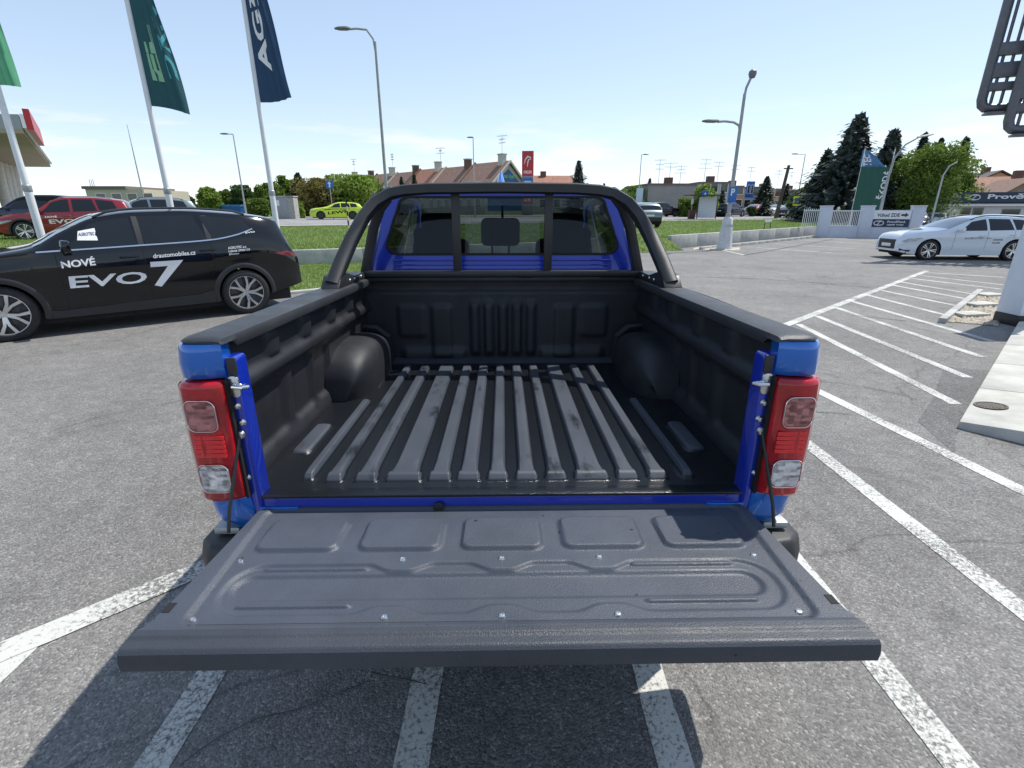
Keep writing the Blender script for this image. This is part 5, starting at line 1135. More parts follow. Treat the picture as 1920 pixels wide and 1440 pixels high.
MB().lathe([(.001, -.2), (.13, -.17), (.19, 0), (.17, .12), (.08, .2), (.001, .22)], 16, lambda x, y, z: (.2+x*.8, y*.8, 6.68+z*.8)).build('lamp_head', mat('lamp_housing', (.16, .165, .17), .5, .3, var=.1), lp_)
M_SBLUE = mat('sign_blue', (.02, .13, .42), .4, var=.05); M_SWH = mat('sign_white', (.75, .76, .77), .4, var=.04); M_SRED = mat('sign_red', (.45, .02, .03), .4, var=.05); M_SYEL = mat('sign_yellow', (.72, .75, .02), .4, var=.04); M_SBLK = mat('sign_black', (.015, .015, .016), .5)
def sign(base, h, label, panels, r0=.03, mpole=M_GALV):
    r = empty('road_sign', base, 0, label, 'sign', 'road signs')
    MB().tube([(0, 0, 0), (0, 0, h)], r0, 10).build('post', mpole, r)
    for z, w_, hh, m, kind in panels:
        if kind == 'disc':
            MB().lathe([(.001, 0), (w_, 0), (w_, .012), (.001, .012)], 24, lambda x, y, t: (x, -.04-t, z+y)).build('sign_panel', M_SRED, r); MB().lathe([(.001, 0), (w_*.8, 0), (w_*.8, .006), (.001, .006)], 24, lambda x, y, t: (x, -.053-t, z+y)).build('sign_face', m, r)
            MB().obox((0, -.062, z), (w_*.58, 0, -w_*.58), (w_*.06, 0, w_*.06), (0, .003, 0)).build('sign_bar', M_SRED, r)
        else:
            MB().box(-w_/2, w_/2, -.055, -.04, z-hh/2, z+hh/2).build('sign_panel', m, r, bevel=.004)
            if kind == 'arrow': MB().prism([(-.10*w_, -.36*hh), (.10*w_, -.36*hh), (.10*w_, .1*hh), (.26*w_, .1*hh), (0, .38*hh), (-.26*w_, .1*hh), (-.10*w_, .1*hh)], .004, lambda x, y, t: (x, -.057-t, z+y)).build('arrow', M_SWH, r)
            elif kind == 'walk':
                MB().prism([(-.34*w_, -.32*hh), (.34*w_, -.32*hh), (.34*w_, .34*hh), (-.34*w_, .34*hh)], .004, lambda x, y, t: (x, -.057-t, z+y)).build('sign_field', M_SBLUE, r); MB().prism([(-.2*w_, -.22*hh), (.2*w_, -.22*hh), (0, .24*hh)], .004, lambda x, y, t: (x, -.063-t, z+y)).build('sign_symbol', M_SWH, r)
            elif kind: text('lettering', kind, [(-.3*w_, -.058, z-.2*hh), (.3*w_, -.058, z-.2*hh), (.3*w_, -.058, z+.3*hh), (-.3*w_, -.058, z+.3*hh)], M_SWH, r, .03)
    return r
def sg(u, v, Y): p = P(u, v, Y); return (p.x, Y, terr(p.x, Y)), p.z-terr(p.x, Y)
b_, z_ = sg(618, 346, 47); sign(b_, z_+.4, 'blue one way arrow sign in front of the olive tree', [(z_, .65, .65, M_SBLUE, 'arrow')])
b_, z_ = sg(703, 370, 38); sign(b_, z_+.4, 'round no parking sign at the shoulder of the sport bar', [(z_, .28, 0, M_SBLUE, 'disc'), (z_-.42, .45, .18, M_SWH, '')])
b_, z_ = sg(1495, 377, 58); sign(b_, z_+.5, 'bright yellow pedestrian crossing sign by the wooden pole', [(z_, .95, .95, M_SYEL, 'walk')])
b_, z_ = sg(1322, 363, 57); sign(b_, z_+.4, 'small blue bus stop sign above the shelter', [(z_, .7, .6, M_SBLUE, 'walk')])
b_, z_ = sg(1298, 378, 56); sign(b_, z_+.3, 'small white round stop plate left of the shelter', [(z_, .25, .5, M_SWH, '')])
b_, z_ = sg(1199, 366, 64); sign(b_, z_+.5, 'pale direction panel on a post at the shrubs', [(z_, .8, 1.6, mat('panel_pale_blue', (.45, .58, .66), .5, var=.05), '')], .05)
MB().box(-.20, .16, -.20, -.185, 1.92, 2.55).build('parking_sign', M_SBLUE, lp_, bevel=.006); text('lettering', 'P', [(-.10, -.204, 2.2), (.06, -.204, 2.2), (.06, -.204, 2.48), (-.10, -.204, 2.48)], M_SWH, lp_, .03)
b_, z_ = sg(649, 378, 21.5); mk = empty('marker_post', b_, 0, 'thin black and yellow striped marker post on the verge', 'post')
for i in range(8): MB().tube([(0, 0, z_*i/8), (0, 0, z_*(i+1)/8)], .032, 10).build('band', M_SBLK if i % 2 else mat('marker_yellow', (.70, .60, .25), .5, var=.05), mk)
p = P(1479, 312, 60); wp_ = empty('utility_pole', (p.x, 60, terr(p.x, 60)), 0, 'dark wooden utility pole leaning slightly right of the houses', 'pole')
MB().tube([(-.5, 0, 0), (0, 0, p.z-.6)], [.22, .15], 10).build('pole', M_BARK, wp_); MB().box(-.5, .5, -.06, .06, p.z-1.0, p.z-.88).build('crossarm', M_BARK, wp_)
p = P(265, 352, 30); q = P(229, 240, 30); am = empty('whip_antenna', (p.x, 30, terr(p.x, 30)), 0, 'very thin tall whip mast above the red car', 'mast'); MB().tube([(0, 0, 0), (0, 0, 3.4), (0, 0, q.z-.5)], [.04, .03, .012], 8).build('mast', M_GALV, am)
b_, z_ = sg(1441, 411, 30.6); b_ = (b_[0], 30.6, 0); z_ = P(1441, 411, 30.6).z; ss = empty('sign_stand', b_, R(20), 'small black framed stand with a white plate before the concrete wall', 'sign')
for x in (-.22, .22): MB().tube([(x, 0, 0), (x, 0, z_)], .02, 8).build('leg', M_SBLK, ss)
MB().box(-.25, .25, -.03, .0, z_-.16, z_).build('plate', M_SWH, ss); MB().tube([(-.22, 0, .1), (.22, 0, .1)], .015, 8).build('crossbar', M_SBLK, ss)
# curved lamp and slim post by the entrance
p = P(1650, 398, 33); cl = empty('street_lamp', (p.x, 33, 0), 0, 'gooseneck street lamp beside the green banner', 'street lamp', 'street lamps'); zt_c = P(1690, 266, 33).z
MB().tube([(0, 0, 0), (0, 0, zt_c-2.2), (.12, 0, zt_c-.9), (.6, 0, zt_c-.15), (1.3, 0, zt_c+.25)], [.09, .07, .06, .05, .04], 10).build('pole', M_GREYP, cl)
MB().sweep(None, [[(1.2+t, y*w_, zt_c+.25+.18*t+z*hh) for y, z in ((-1, 0), (-.5, -.8), (.5, -.8), (1, 0), (.5, .8), (-.5, .8))] for t, w_, hh in ((0, .05, .05), (.3, .13, .08), (.7, .12, .07), (.95, .03, .03))]).build('lamp_head', M_GREYP, cl)
p = P(1752, 392, 36); cl2 = empty('street_lamp', (p.x, 36, 0), 0, 'slim bare lamp post in front of the leafy green tree', 'street lamp', 'street lamps'); z2 = P(1775, 322, 36).z
MB().tube([(0, 0, 0), (0, 0, z2-.2), (.25, 0, z2+.35), (.7, 0, z2+.6)], [.07, .05, .04, .03], 10).build('pole', M_GALV, cl2)
# entrance flags
for ub, Y, nm in ((1597, 36, 'left'), (1618, 37, 'middle'), (1652, 35, 'right')):
    p = P(ub+6, 370, Y); flagpole((p.x, Y, 0), P(ub+18, 279, Y).z, .05, nm+' white pole carrying the banners behind the entrance fence')
p = P(1602, 370, 35.9); za, zb_ = P(1600, 396, 36).z, P(1640, 313, 36).z
r, S = flag((p.x, 35.9, 0), za, zb_, lambda b: 2.05, .0, M_DKG, 'large dark green banner with pale upright lettering behind the fence', amp=.03, diry=0); flag_text(r, S, 'ŠKODA', [(.93, .28), (.97, .95), (.72, .95), (.68, .28)], M_SWH, .02)
r, S = flag((p.x, 36.1, 0), P(1610, 313, 36).z, P(1610, 281, 36).z, lambda b: 1.75-1.3*b, .0, M_BLF, 'blue pennant with white lettering above the green banner', amp=.03, diry=0); flag_text(r, S, 'TEC', [(.5, .05), (.6, .75), (.15, .75), (.12, .05)], M_SWH, .03)
# ------------------------------------------------------------------ buildings
M_RENDER = mat('pale_render', (.52, .50, .45), .85, var=.08, vscale=1.5); M_GREYR = mat('grey_render', (.30, .29, .27), .9, var=.10, vscale=.8); M_TILE = mat('roof_tile_brown', (.17, .10, .075), .8, col2=(.27, .165, .12), vscale=3.0, bump=.8, bscale=9); M_TILE2 = mat('roof_tile_red', (.26, .11, .07), .8, col2=(.36, .18, .12), vscale=2.5, bump=.8, bscale=9)
M_BRICK = mat('brick', (.16, .085, .065), .9, var=.2, vscale=10); M_WFR = mat('window_frame_white', (.72, .72, .70), .5)
def window(parent, o, ax, w_, h, n, m=M_WFR):               # frame with pane; o = lower-left corner, ax = along wall, n = outward
    o, ax, n = Vector(o), Vector(ax), Vector(n); up = Vector((0, 0, 1)); c = o+ax*w_/2+up*h/2
    f = MB().obox(c+n*.02, ax*w_/2, up*h/2, n*.03).build('window_frame', m, parent); MB().obox(c+n*.056, ax*(w_/2-.08), up*(h/2-.08), n*.008).build('pane', M_PANE, f)
    return f
def tv_antenna(parent, x, y, z, h, seed=0):
    mb = MB(); mb.tube([(x, y, z), (x, y, z+h)], .03, 6); rnd = random.Random(seed)
    for k, zz in enumerate((.95, .78, .6)):
        if k == 2 and seed % 2: continue
        L = rnd.uniform(.5, .9); a = rnd.uniform(-.4, .4); d = Vector((math.cos(a), math.sin(a), 0)); c = Vector((x, y, z+h*zz)); mb.tube([c-d*L, c+d*L], .018, 5)
        for j in range(-3, 4): mb.tube([c+d*L*j/3.2-Vector((0, .25, 0)), c+d*L*j/3.2+Vector((0, .25, .0))], .012, 4); mb.tube([c+d*L*j/3.2-Vector((0, 0, .16)), c+d*L*j/3.2+Vector((0, 0, .16))], .012, 4)
    return mb.build('tv_antenna', M_GALV, parent)
# terrace of tiled houses; local x runs along the row away from the gable, y across
rowd = Vector((-.69, .72)); ang = math.atan2(rowd.y, rowd.x); g0 = P(953, 303, 80); nearlab = ['nearest the blue gable sign', 'second from the blue gable', 'third from the blue gable', 'fourth from the blue gable', 'fifth from the blue gable', 'sixth from the blue gable', 'seventh from the blue gable', 'at the far left end of the terrace']
for i in range(8):
    U = 7.6; zr_ = g0.z-.12*(i % 2)-.05*i; b = Vector((g0.x, 80))+rowd*U*i; z0 = .9
    h = empty('terraced_house', (b.x, b.y, z0), ang, 'brown tiled terraced house '+nearlab[i], 'house', 'terraced houses with tiled roofs')
    ze = zr_-z0-4.1; zr2 = zr_-z0; D = 4.6
    MB().prism([(-D, 0), (D, 0), (D, ze), (0, zr2-.15), (-D, ze)], U-.02, lambda y, z, d: (d+.01, y, z)).build('wall', M_RENDER, h)
    rf = MB()
    for s in (-1, 1): rf.add([(-.02 if i else -.5, 0, zr2), (U-.02, 0, zr2), (U-.02, s*(D+.4), ze-.35), (-.02 if i else -.5, s*(D+.4), ze-.35)], [(0, 1, 2, 3)]); rf.add([(-.02 if i else -.5, 0, zr2+.14), (U-.02, 0, zr2+.14), (U-.02, s*(D+.4), ze-.21), (-.02 if i else -.5, s*(D+.4), ze-.21)], [(0, 1, 2, 3)])
    roof = rf.build('roof', M_TILE if i % 3 != 2 else M_TILE2, h, smooth=0)
    for s in (1,):                                          # parapets between the houses
        MB().prism([(-D-.4, ze-.2), (0, zr2+.15), (D+.4, ze-.2), (D+.4, ze+.02), (0, zr2+.38), (-D-.4, ze+.02)], .22, lambda y, z, d: (U-.12+d, y, z)).build('parapet', M_RENDER if i % 2 else M_TILE, h)
    ch = MB().box(.5+.4*(i % 3), 1.5+.4*(i % 3), -.1, .7, zr2-.9, zr2+.95).build('chimney', M_BRICK if i % 2 else M_RENDER, roof); MB().box(.42+.4*(i % 3), 1.58+.4*(i % 3), -.18, .78, zr2+.951, zr2+1.1).build('chimney_cap', M_CONC, roof)
    if i < 6:                                                # roof balcony with white windows towards the road
        y0 = (D+.2); MB().box(1.8, 5.4, D-1.6, D+.1, ze-.2, ze+1.35).build('dormer', M_RENDER, h)
        for k in range(3): window(h, (2.0+k*1.1, D+.1, ze+.1), (1, 0, 0), 1.0, 1.1, (0, 1, 0))
    for k in range(3): window(h, (1.0+k*2.1, D, 1.0), (1, 0, 0), 1.2, 1.3, (0, 1, 0))
    if i % 2 == 0: tv_antenna(h, 1.0, .3, zr2+1.0, 2.6-.2*(i % 3), i)
    if i == 0:
        MB().prism([(-D+.5, .6), (D-.5, .6), (D-.5, ze-.1), (0, zr2-1.0), (-D+.5, ze-.1)], .06, lambda y, z, d: (-.01-d, y, z)).build('gable_sign', mat('sign_mid_blue', (.035, .11, .26), .5, var=.08, vscale=1.5), h)
        def gs(y, z): return (-.085, y, z)
        text('lettering', 'H-Centr Finance', [gs(3.3, ze-.55), gs(-3.3, ze-.55), gs(-3.3, ze+.35), gs(3.3, ze+.35)], M_SWH, h, .03)
        text('lettering', 'ten byt', [gs(1.2, zr2-2.4), gs(-1.2, zr2-2.4), gs(-1.2, zr2-1.7), gs(1.2, zr2-1.7)], mat('sign_green_print', (.12, .5, .22), .5), h, .03)
        for s in (-1, 1): MB().obox((-.45, s*(D+.4)/2, (zr2+ze-.35)/2+.05), (.10, 0, 0), Vector((0, s*(D+.4), ze-.35-zr2))*.5, (0, .0, .16)).build('barge_board', M_RENDER, roof)
# fuel pylon
p = P(990, 283, 68); py = empty('fuel_pylon', (p.x, 68, terr(p.x, 68)), R(-8), 'red and blue fuel station price pylon beside the blue gable', 'pylon'); hz = p.z-terr(p.x, 68); w_ = .72
MB().box(-w_, w_, -.2, .2, 0, hz).build('body', mat('pylon_grey', (.30, .30, .32), .5, var=.05), py, bevel=.02)
MB().box(-w_+.02, w_-.02, -.23, -.201, hz-2.9, hz-.03).build('red_panel', M_SRED, py); MB().box(-w_+.06, w_-.06, -.23, -.201, hz-4.3, hz-3.05).build('blue_panel', M_SBLUE, py); MB().box(-w_+.06, w_-.06, -.23, -.201, hz-6.2, hz-4.5).build('price_panel', M_SRED, py)
MB().tube([(-.42, -.24, hz-1.5), (-.30, -.24, hz-1.0), (0, -.24, hz-.65), (.30, -.24, hz-.75), (.42, -.24, hz-1.0), (.15, -.24, hz-.95), (.02, -.24, hz-1.3), (-.05, -.24, hz-1.85)], [.03, .07, .10, .09, .03, .08, .08, .03], 8).build('emblem', M_SWH, py)
text('lettering', 'ORLEN', [(-.5, -.235, hz-2.6), (.5, -.235, hz-2.6), (.5, -.235, hz-2.25), (-.5, -.235, hz-2.25)], M_SWH, py, .03); text('lettering', 'verva', [(-.45, -.235, hz-3.85), (.5, -.235, hz-3.85), (.5, -.235, hz-3.45), (-.45, -.235, hz-3.45)], M_SWH, py, .03)
for k in range(2): text('lettering', '36.90' if k else '37.50', [(-.45, -.235, hz-5.2-k*.7), (.45, -.235, hz-5.2-k*.7), (.45, -.235, hz-4.8-k*.7), (-.45, -.235, hz-4.8-k*.7)], M_SWH, py, .02)
def gable_house(c, L, D, ze, zr, rz, label, mw, mt, z0=.8, group='tiled houses', ch=True, name='house'):
    h = empty(name, (c[0], c[1], z0), rz, label, 'house', group)
    MB().prism([(-D/2, 0), (D/2, 0), (D/2, ze), (0, zr-.12), (-D/2, ze)], L, lambda y, z, d: (d-L/2, y, z)).build('wall', mw, h)
    rf = MB()
    for s in (-1, 1): rf.add([(-L/2-.4, 0, zr), (L/2+.4, 0, zr), (L/2+.4, s*(D/2+.5), ze-.3), (-L/2-.4, s*(D/2+.5), ze-.3), (-L/2-.4, 0, zr+.15), (L/2+.4, 0, zr+.15), (L/2+.4, s*(D/2+.5), ze-.15), (-L/2-.4, s*(D/2+.5), ze-.15)], [(0, 1, 2, 3), (4, 5, 6, 7), (0, 3, 7, 4), (1, 2, 6, 5), (2, 3, 7, 6)])
    roof = rf.build('roof', mt, h, smooth=0)
    if ch: MB().box(-.6, .3, -.4, .4, zr-.6, zr+.8).build('chimney', M_BRICK, roof)
    for k in range(int(L/2.5)): window(h, (-L/2+.8+k*2.4, -D/2, 1.2), (1, 0, 0), 1.1, 1.3, (0, -1, 0))
    return h
p = P(1020, 331, 92); h = gable_house((p.x, 92), 9, 9, p.z-3.6, p.z-.8, R(4), 'red tiled roof right behind the fuel pylon', M_RENDER, M_TILE2); tv_antenna(h, -2.4, 0, p.z-.7, 2.4, 3)
p = P(1180, 352, 95); gable_house((p.x+1, 95), 8, 8, p.z-3.2, p.z-.8, R(60), 'dark hipped roof behind the shrubs right of the pickup', M_RENDER, mat('roof_dark', (.10, .085, .07), .8, var=.2, vscale=3), ch=False)
# flat roofed houses
def flat_house(u0, u1, vt, Y, dep, label, m, wins, floors=2, skew=0., ant=0, chim=True, group='flat roofed houses'):
    a, b = P(u0, vt, Y), P(u1, vt, Y); L = b.x-a.x; z0 = terr(a.x, Y); H = a.z-z0
    h = empty('flat_roofed_house', (a.x, Y, z0), skew, label, 'house', group)
    MB().box(0, L, 0, dep, 0, H).build('wall', m, h); MB().box(-.12, L-.004, -.15, dep+.1, H, H+.22).build('roof', mat('roof_edge', (.16, .13, .11), .7, var=.1), h)
    for f in range(floors):
        for k in range(wins): window(h, (L*(k+.5)/max(wins, 1)-.55, 0, .9+f*(H*.5)), (1, 0, 0), 1.1, 1.35, (0, -1, 0))
    if chim: MB().box(L*.5-.5, L*.5+.5, 1.5, 2.3, H+.22, H+1.05).build('chimney', M_BRICK, h)
    for k in range(ant): tv_antenna(h, L*(.3+.45*k/max(1, ant-1)) if ant > 1 else L*.6, 2, H+.2, 3.2-.4*k, k+u0)
    return h
h = flat_house(1216, 1310, 347, 72, 11, 'long blank grey house wall behind the dark plum car', M_GREYR, 0, 0, R(4), 3)
for k in range(3): MB().box(-.05-.02, .0, 2+k*2.2, 3.2+k*2.2, 2.2, 4.0).build('window', M_PANE, h)
flat_house(1312, 1368, 344, 76, 10, 'pale green flat roofed house behind the bus shelter', mat('pale_green_render', (.38, .42, .36), .85, var=.06), 3, 2, 0, 2)
tc_ = [(1369, 1396, 351, 'orange flat roofed house right of the tall lamp post', (.42, .26, .15)), (1397, 1428, 353, 'pale blue flat roofed house with a bright blue window panel', (.45, .52, .66)), (1429, 1452, 356, 'brick red flat roofed house next to the pale blue one', (.30, .16, .12)), (1453, 1478, 357, 'ochre flat roofed house left of the wooden pole', (.50, .36, .18)), (1479, 1500, 359, 'grey beige flat roofed house right of the wooden pole', (.36, .34, .30))]
for i, (u0, u1, vt, lab, c) in enumerate(tc_):
    h = flat_house(u0, u1, vt, 84+i*3, 9, lab, mat('render_%d' % i, c, .85, var=.06), 2, 2, R(3), 1 if i != 2 else 0, i % 2 == 0)
    if i == 1: MB().box(.15, 1.5, -.12, -.01, 2.6, 5.0).build('blue_panel', mat('bright_blue_panel', (.02, .14, .55), .4, var=.05), h); [window(h, (.3+.6*k, -.12, 3.1), (1, 0, 0), .45, 1.4, (0, -1, 0)) for k in range(2)]
# bus shelter
p = P(1306, 410, 55); bs = empty('bus_shelter', (p.x, 55, terr(p.x, 55)), R(3), 'bus shelter with a white back panel and flat dark roof', 'bus shelter')
MB().box(.05, 1.95, 0, .05, .12, 2.15).build('back_panel', mat('shelter_panel', (.62, .66, .70), .4, var=.04), bs); MB().box(-1.4, 2.2, -1.2, .6, 2.27, 2.36).build('roof', M_BLACKP, bs, bevel=.01)
for x in (0, 2.0): MB().tube([(x, 0, 0), (x, 0, 2.27)], .05, 8).build('post', M_SBLK, bs)
MB().box(-.9, -.3, -.3, .2, 0, .9).build('litter_bin', mat('bin_maroon', (.08, .03, .03), .6), bs, bevel=.03)
# garden fence behind the shelter
gf = P(1340, 403, 68); fe = empty('garden_fence', (gf.x, 68, terr(gf.x, 68)), R(3), 'pale picket garden fence behind the bus shelter', 'fence')
for k in range(14): MB().box(k*.36, k*.36+.2, 0, .06, .1, 1.0).build('picket', M_SWH, fe)
MB().box(-.2, 5.2, .061, .12, .35, .45).build('rail', M_SWH, fe)
# grey cabinet, blue containers, low beige building
a, b = P(512, 369, 47), P(548, 369, 47); cb_ = empty('utility_cabinet', (a.x, 47, terr(a.x, 47)), R(4), 'grey utility cabinet with a rough stone side by the road', 'cabinet'); H = a.z-terr(a.x, 47); L = b.x-a.x
MB().box(0, L*.68, 0, 1.2, 0, H).build('body', mat('cabinet_grey', (.30, .31, .33), .6, var=.06), cb_, bevel=.02); MB().box(L*.685, L, .0, 1.2, 0, H-.05).build('stone_side', mat('rough_stone', (.36, .35, .32), .9, var=.3, vscale=8, bump=1, bscale=18), cb_); MB().box(-.05, L+.05, -.06, 1.26, H, H+.08).build('lid', M_CONC, cb_); MB().box(.15, .45, -.02, -.002, H*.6, H*.85).build('notice', M_SWH, cb_)
for i, (u, lab) in enumerate(((422, 'left blue waste container beyond the black car'), (440, 'right blue waste container beside the street lamp'))):
    a = P(u-9, 384, 58); k_ = empty('waste_container', (a.x, 58, terr(a.x, 58)), 0, lab, 'container', 'blue waste containers'); H = a.z-terr(a.x, 58)
    MB().sweep(None, [[(.1*s, .1*s, z), (1.1-.1*s, .1*s, z), (1.1-.1*s, .9-.1*s, z), (.1*s, .9-.1*s, z)] for z, s in ((.1, 1), (H*.8, 0))]).build('bin', mat('container_blue', (.02, .12, .38), .5, var=.1), k_); MB().box(-.04, 1.14, -.04, .94, H*.8, H).build('lid', mat('container_lid', (.04, .17, .42), .5), k_, bevel=.04)
    for x in (.15, .95): MB().tube([(x, .1, .08), (x, .2, .08)], .08, 8).build('castor', M_SBLK, k_)
a, b = P(158, 349, 58), P(268, 352, 58); bb = empty('low_building', (a.x, 58, terr(a.x, 58)), 0, 'low cream building with a dark flat roof edge behind the red car', 'building'); H = a.z-terr(a.x, 58); L = b.x-a.x
MB().box(0, L, 0, 8, 0, H-.3).build('wall', mat('cream_render', (.50, .46, .36), .85, var=.06), bb); MB().box(-.2, L*.72, -.2, 8.2, H-.3, H).build('roof', mat('roof_edge', (.16, .13, .11), .7), bb)
for k in range(4): window(bb, (1+k*1.7, 0, 1.6), (1, 0, 0), 1.1, .8, (0, -1, 0))
for k in range(3): MB().tube([(.3+k*.2, .5, H), (.3+k*.2, .5, H+.7)], .03, 6).build('vent_pipe', M_GALV, bb)
# canopy building at the left edge
cn = empty('canopy_building', (0, 0, 0), 0, 'building with a deep beige canopy at the left edge', 'building')
A = P(45, 252, 22); B = P(95, 312, 38.6); zc = 4.5; cp = [(A.x, A.y), (B.x, B.y), (B.x-22, B.y-2.5), (A.x-22, A.y-3.0)]
MB().prism(cp, .16, lambda x, y, z: (x, y, zc+z)).build('soffit', mat('beige_soffit', (.36, .31, .22), .8, var=.08, vscale=.6), cn)
MB().prism(cp, .52, lambda x, y, z: (x, y, zc+.161+z)).build('fascia', mat('grey_fascia', (.34, .36, .38), .5, var=.05), cn)
dA = (Vector(cp[1])-Vector(cp[0])); nnA = Vector((dA.y, -dA.x)).normalized()
MB().prism([tuple(Vector(cp[0])+nnA*.02), tuple(Vector(cp[1])+nnA*.02), tuple(Vector(cp[1])+nnA*.14), tuple(Vector(cp[0])+nnA*.14)], .5, lambda x, y, z: (x, y, zc+.2+z)).build('edge_trim', M_SWH, cn)
MB().prism([tuple(Vector(cp[0])+nnA*.145), tuple(Vector(cp[0])+dA*.32+nnA*.145), tuple(Vector(cp[0])+dA*.32+nnA*.35), tuple(Vector(cp[0])+nnA*.35)], .75, lambda x, y, z: (x, y, zc+.15+z)).build('red_sign', M_SRED, cn)
for k in range(4):
    c = P(2+k*9, 340, 34+k*1.2); MB().tube([(c.x, c.y, .4), (c.x-.1, c.y, 2.5), (c.x, c.y, zc)], [.34, .28, .34], 14).build('column', mat('pale_column', (.55, .54, .50), .7, var=.1), cn)
MB().box(-52, -37, 36, 37, .3, zc).build('glass_front', M_PANE, cn)
# entrance wall
e0, e1 = Vector((19.15, 32.8)), Vector((24.14, 31.0)); ed = (e1-e0); EL = ed.length; ew = empty('entrance_wall', (e0.x, e0.y, 0), math.atan2(ed.y, ed.x), 'white entrance wall with three piers, a railing and two signs', 'wall')
M_EW = mat('bluish_white_render', (.56, .60, .68), .7, var=.05, vscale=2); M_NSG = mat('sign_dark_navy', (.012, .035, .075), .5, var=.05)
for x in (.0, 2.2, 4.75): MB().box(x, x+.62, -.08, .5, 0, 1.82).build('pier', M_EW, ew, bevel=.01); MB().box(x-.03, x+.65, -.11, .53, 1.82, 1.88).build('pier_cap', M_EW, ew, bevel=.01)
MB().box(.621, 2.199, .0, .35, 0, .72).build('low_panel', M_EW, ew); MB().box(2.821, 4.749, .0, .35, 0, 1.62).build('sign_panel', M_EW, ew)
for k in range(17): MB().box(.68+k*.09, .71+k*.09, .14, .17, .72, 1.58).build('railing_bar', M_SWH, ew)
MB().box(.622, 2.198, .12, .19, 1.55, 1.61).build('railing_top', M_SWH, ew)
MB().box(2.75, 4.70, -.03, -.002, 1.12, 1.58).build('upper_sign', M_SWH, ew); MB().box(2.75, 4.70, -.03, -.002, .66, 1.10).build('lower_sign', M_NSG, ew)
text('lettering', 'Vchod ZDE', [(3.0, -.034, 1.24), (4.15, -.034, 1.24), (4.15, -.034, 1.44), (3.0, -.034, 1.44)], M_NSG, ew, .03)
MB().prism([(4.22, 1.29), (4.42, 1.29), (4.42, 1.22), (4.6, 1.345), (4.42, 1.47), (4.42, 1.40), (4.22, 1.40)], .004, lambda x, y, z: (x, -.036-z, y)).build('arrow', M_NSG, ew)
text('lettering', 'Prověřené', [(3.6, -.034, .90), (4.5, -.034, .90), (4.5, -.034, 1.03), (3.6, -.034, 1.03)], M_SWH, ew, .02); text('lettering', 'ojeté vozy', [(3.6, -.034, .72), (4.45, -.034, .72), (4.45, -.034, .85), (3.6, -.034, .85)], M_SWH, ew, .02)
def emblem(parent, cx, cz, s, yv, m):
    for a0, a1, dx in ((60, 300, -.12), (-120, 120, .12)): MB().tube([(cx+dx*s+s*.62*math.cos(R(a)), yv, cz+s*.36*math.sin(R(a))) for a in [a0+(a1-a0)*k/14 for k in range(15)]], s*.075, 6).build('emblem', m, parent)
    MB().tube([(cx-.22*s, yv, cz-.28*s), (cx+.0*s, yv, cz+.05*s), (cx+.25*s, yv, cz+.32*s)], s*.07, 6).build('emblem', m, parent)
emblem(ew, 3.17, .88, .34, -.035, M_SWH)
fe2 = empty('fence', (e0.x-.45, e0.y+1.1, 0.45), math.atan2(-2.6, 1.0), 'short pale bar fence left of the entrance wall', 'fence')
for k in range(8): MB().box(k*.14, k*.14+.03, 0, .03, 0, 1.25).build('bar', M_SWH, fe2)
MB().box(-.05, 1.1, .031, .07, 1.12, 1.18).build('rail', M_SWH, fe2)
# low sales building with the navy sign band
a = P(1786, 381, 46); sb_ = empty('sales_building', (a.x-.3, 46, 0), R(-14), 'low white building with a navy sign band at the right edge', 'building'); zt1, zt0_ = P(1792, 361, 46).z, P(1792, 380, 46).z
MB().box(0, 16, 0, 7, 0, zt0_-.05).build('wall', mat('white_wall_panel', (.62, .63, .64), .6, var=.05), sb_); MB().box(-.1, 16, -.35, 7, zt0_, zt1).build('sign_band', M_NSG, sb_); MB().box(-.15, 16, -.5, -.1, zt0_-.28, zt0_-.14).build('gutter', M_SWH, sb_)
for k, x in enumerate((1.0, 1.9, 4.0, 6.5, 9.0)): window(sb_, (x, 0, .3 if k < 2 else 1.0), (1, 0, 0), .75 if k < 2 else 1.3, 1.5 if k < 2 else .7, (0, -1, 0), mat('frame_grey', (.2, .2, .22), .5))
emblem(sb_, 1.55, (zt1+zt0_)/2, .55, -.38, M_SWH); text('lettering', 'Prověřené vozy', [(2.5, -.37, zt0_+.18), (9.3, -.37, zt0_+.18), (9.3, -.37, zt1-.12), (2.5, -.37, zt1-.12)], M_SWH, sb_, .03)
p = P(1880, 333, 66); gable_house((p.x+2, 66), 14, 8, p.z-2.6, p.z, R(-22), 'long red tiled roof above the sales building', mat('peach_render', (.46, .33, .23), .85, var=.06), M_TILE2, 0); p = P(1902, 338, 58); gable_house((p.x, 58), 7, 6, p.z-2.2, p.z, R(70), 'small brown gable in front of the long red roof', mat('brown_render', (.30, .24, .18), .85, var=.06), M_TILE, 0, ch=False)
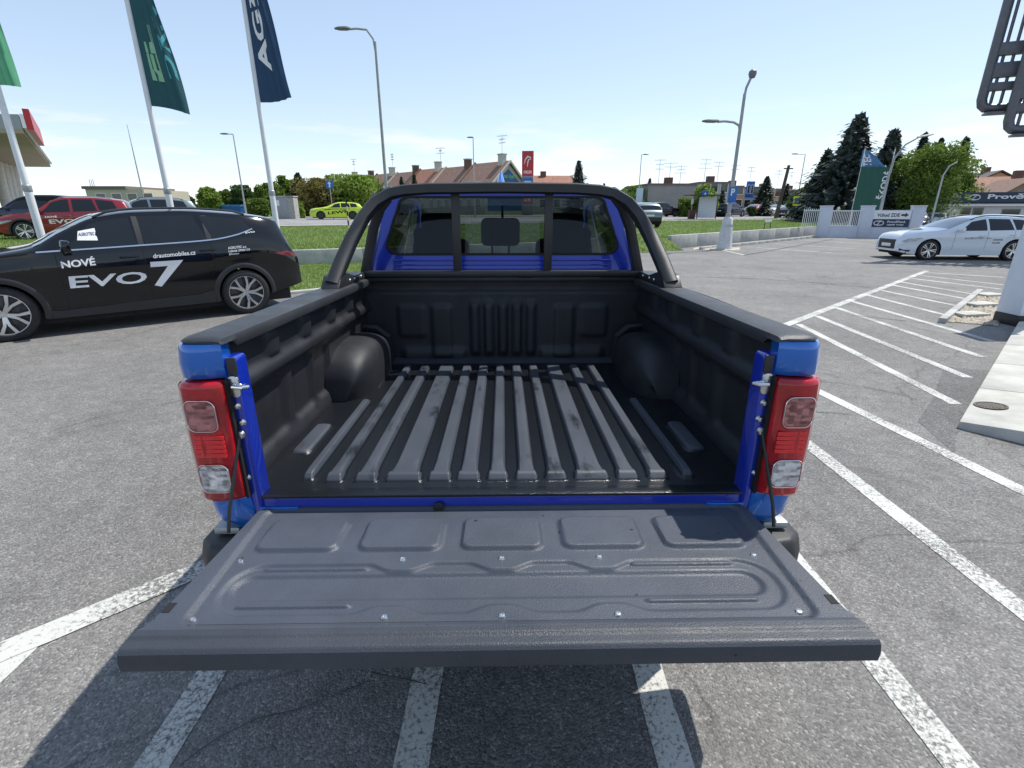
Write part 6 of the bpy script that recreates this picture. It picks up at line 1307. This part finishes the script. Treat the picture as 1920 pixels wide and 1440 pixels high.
p = P(1846, 325, 78); gable_house((p.x, 78), 9, 9, p.z-2.4, p.z, R(70), 'dark brown gabled house behind the long red roof', mat('peach_render', (.46, .33, .23), .85), mat('roof_dark', (.10, .085, .07), .8, var=.2), 0)
# white column and steel facade fins at the right
cb2 = G(1857, 610); col_ = empty('column', (cb2.x+.50, cb2.y+.10, 0), R(-2), 'white square column with a dark foot at the right edge', 'column')
MB().box(-.2, .2, -.2, .2, .16, 2.5).build('shaft', mat('column_white', (.60, .66, .74), .45, var=.03), col_, bevel=.012); MB().box(-.23, .23, -.23, .23, 2.5, 2.56).build('cap', M_GALV, col_, bevel=.01); MB().box(-.205, .205, -.205, .205, -.05, .16).build('foot', M_SBLK, col_, bevel=.008)
M_FIN = mat('fin_grey_violet', (.13, .13, .15), .45, .5, var=.12, vscale=6)
for i, (u, v, Y, lab) in enumerate(((1836, 205, 20, 'left steel louvre frame hanging in the top right corner'), (1886, 245, 19.2, 'lower right steel louvre frame hanging in the top right corner'))):
    q = P(u, v, Y); fr = empty('louvre_frame', (q.x, q.y, q.z), R(-26), lab, 'louvre', 'steel louvre frames'); W2 = 2.4; H2 = 4.6
    pts = [(.0, 0, H2), (.0, 0, .30), (.05, 0, .12), (.15, 0, .03), (.33, 0, 0), (W2-.33, 0, 0), (W2-.15, 0, .03), (W2-.05, 0, .12), (W2, 0, .30), (W2, 0, H2)]
    MB().tube(pts, .15, 12).build('tube_frame', M_FIN, fr)
    for k in range(1, 9): MB().tube([(W2*k/9, 0, .0), (W2*k/9, 0, H2)], .05, 8).build('rod', M_FIN, fr)
    for z0, z1 in ((.55, .80), (.95, 1.40), (1.62, 2.0)): MB().box(.08, W2-.08, -.12, .12, z0, z1).build('slat', M_FIN, fr, bevel=.008)
    MB().box(.12, W2-.1, -.42, .06, -.22, -.15).build('lower_plate', M_FIN, fr, bevel=.005)
bq = P(1836, 205, 20); fb = empty('canopy_beam', (bq.x+1.2, 19.6, bq.z+4.4), R(-14), 'grey steel beam carrying the louvre frames', 'beam'); MB().box(-1.6, 7.4, -.15, .15, 0, .35).build('beam', M_FIN, fb); MB().box(7.0, 7.4, -.2, .2, -bq.z-4.4, -.002).build('support', M_FIN, fb)
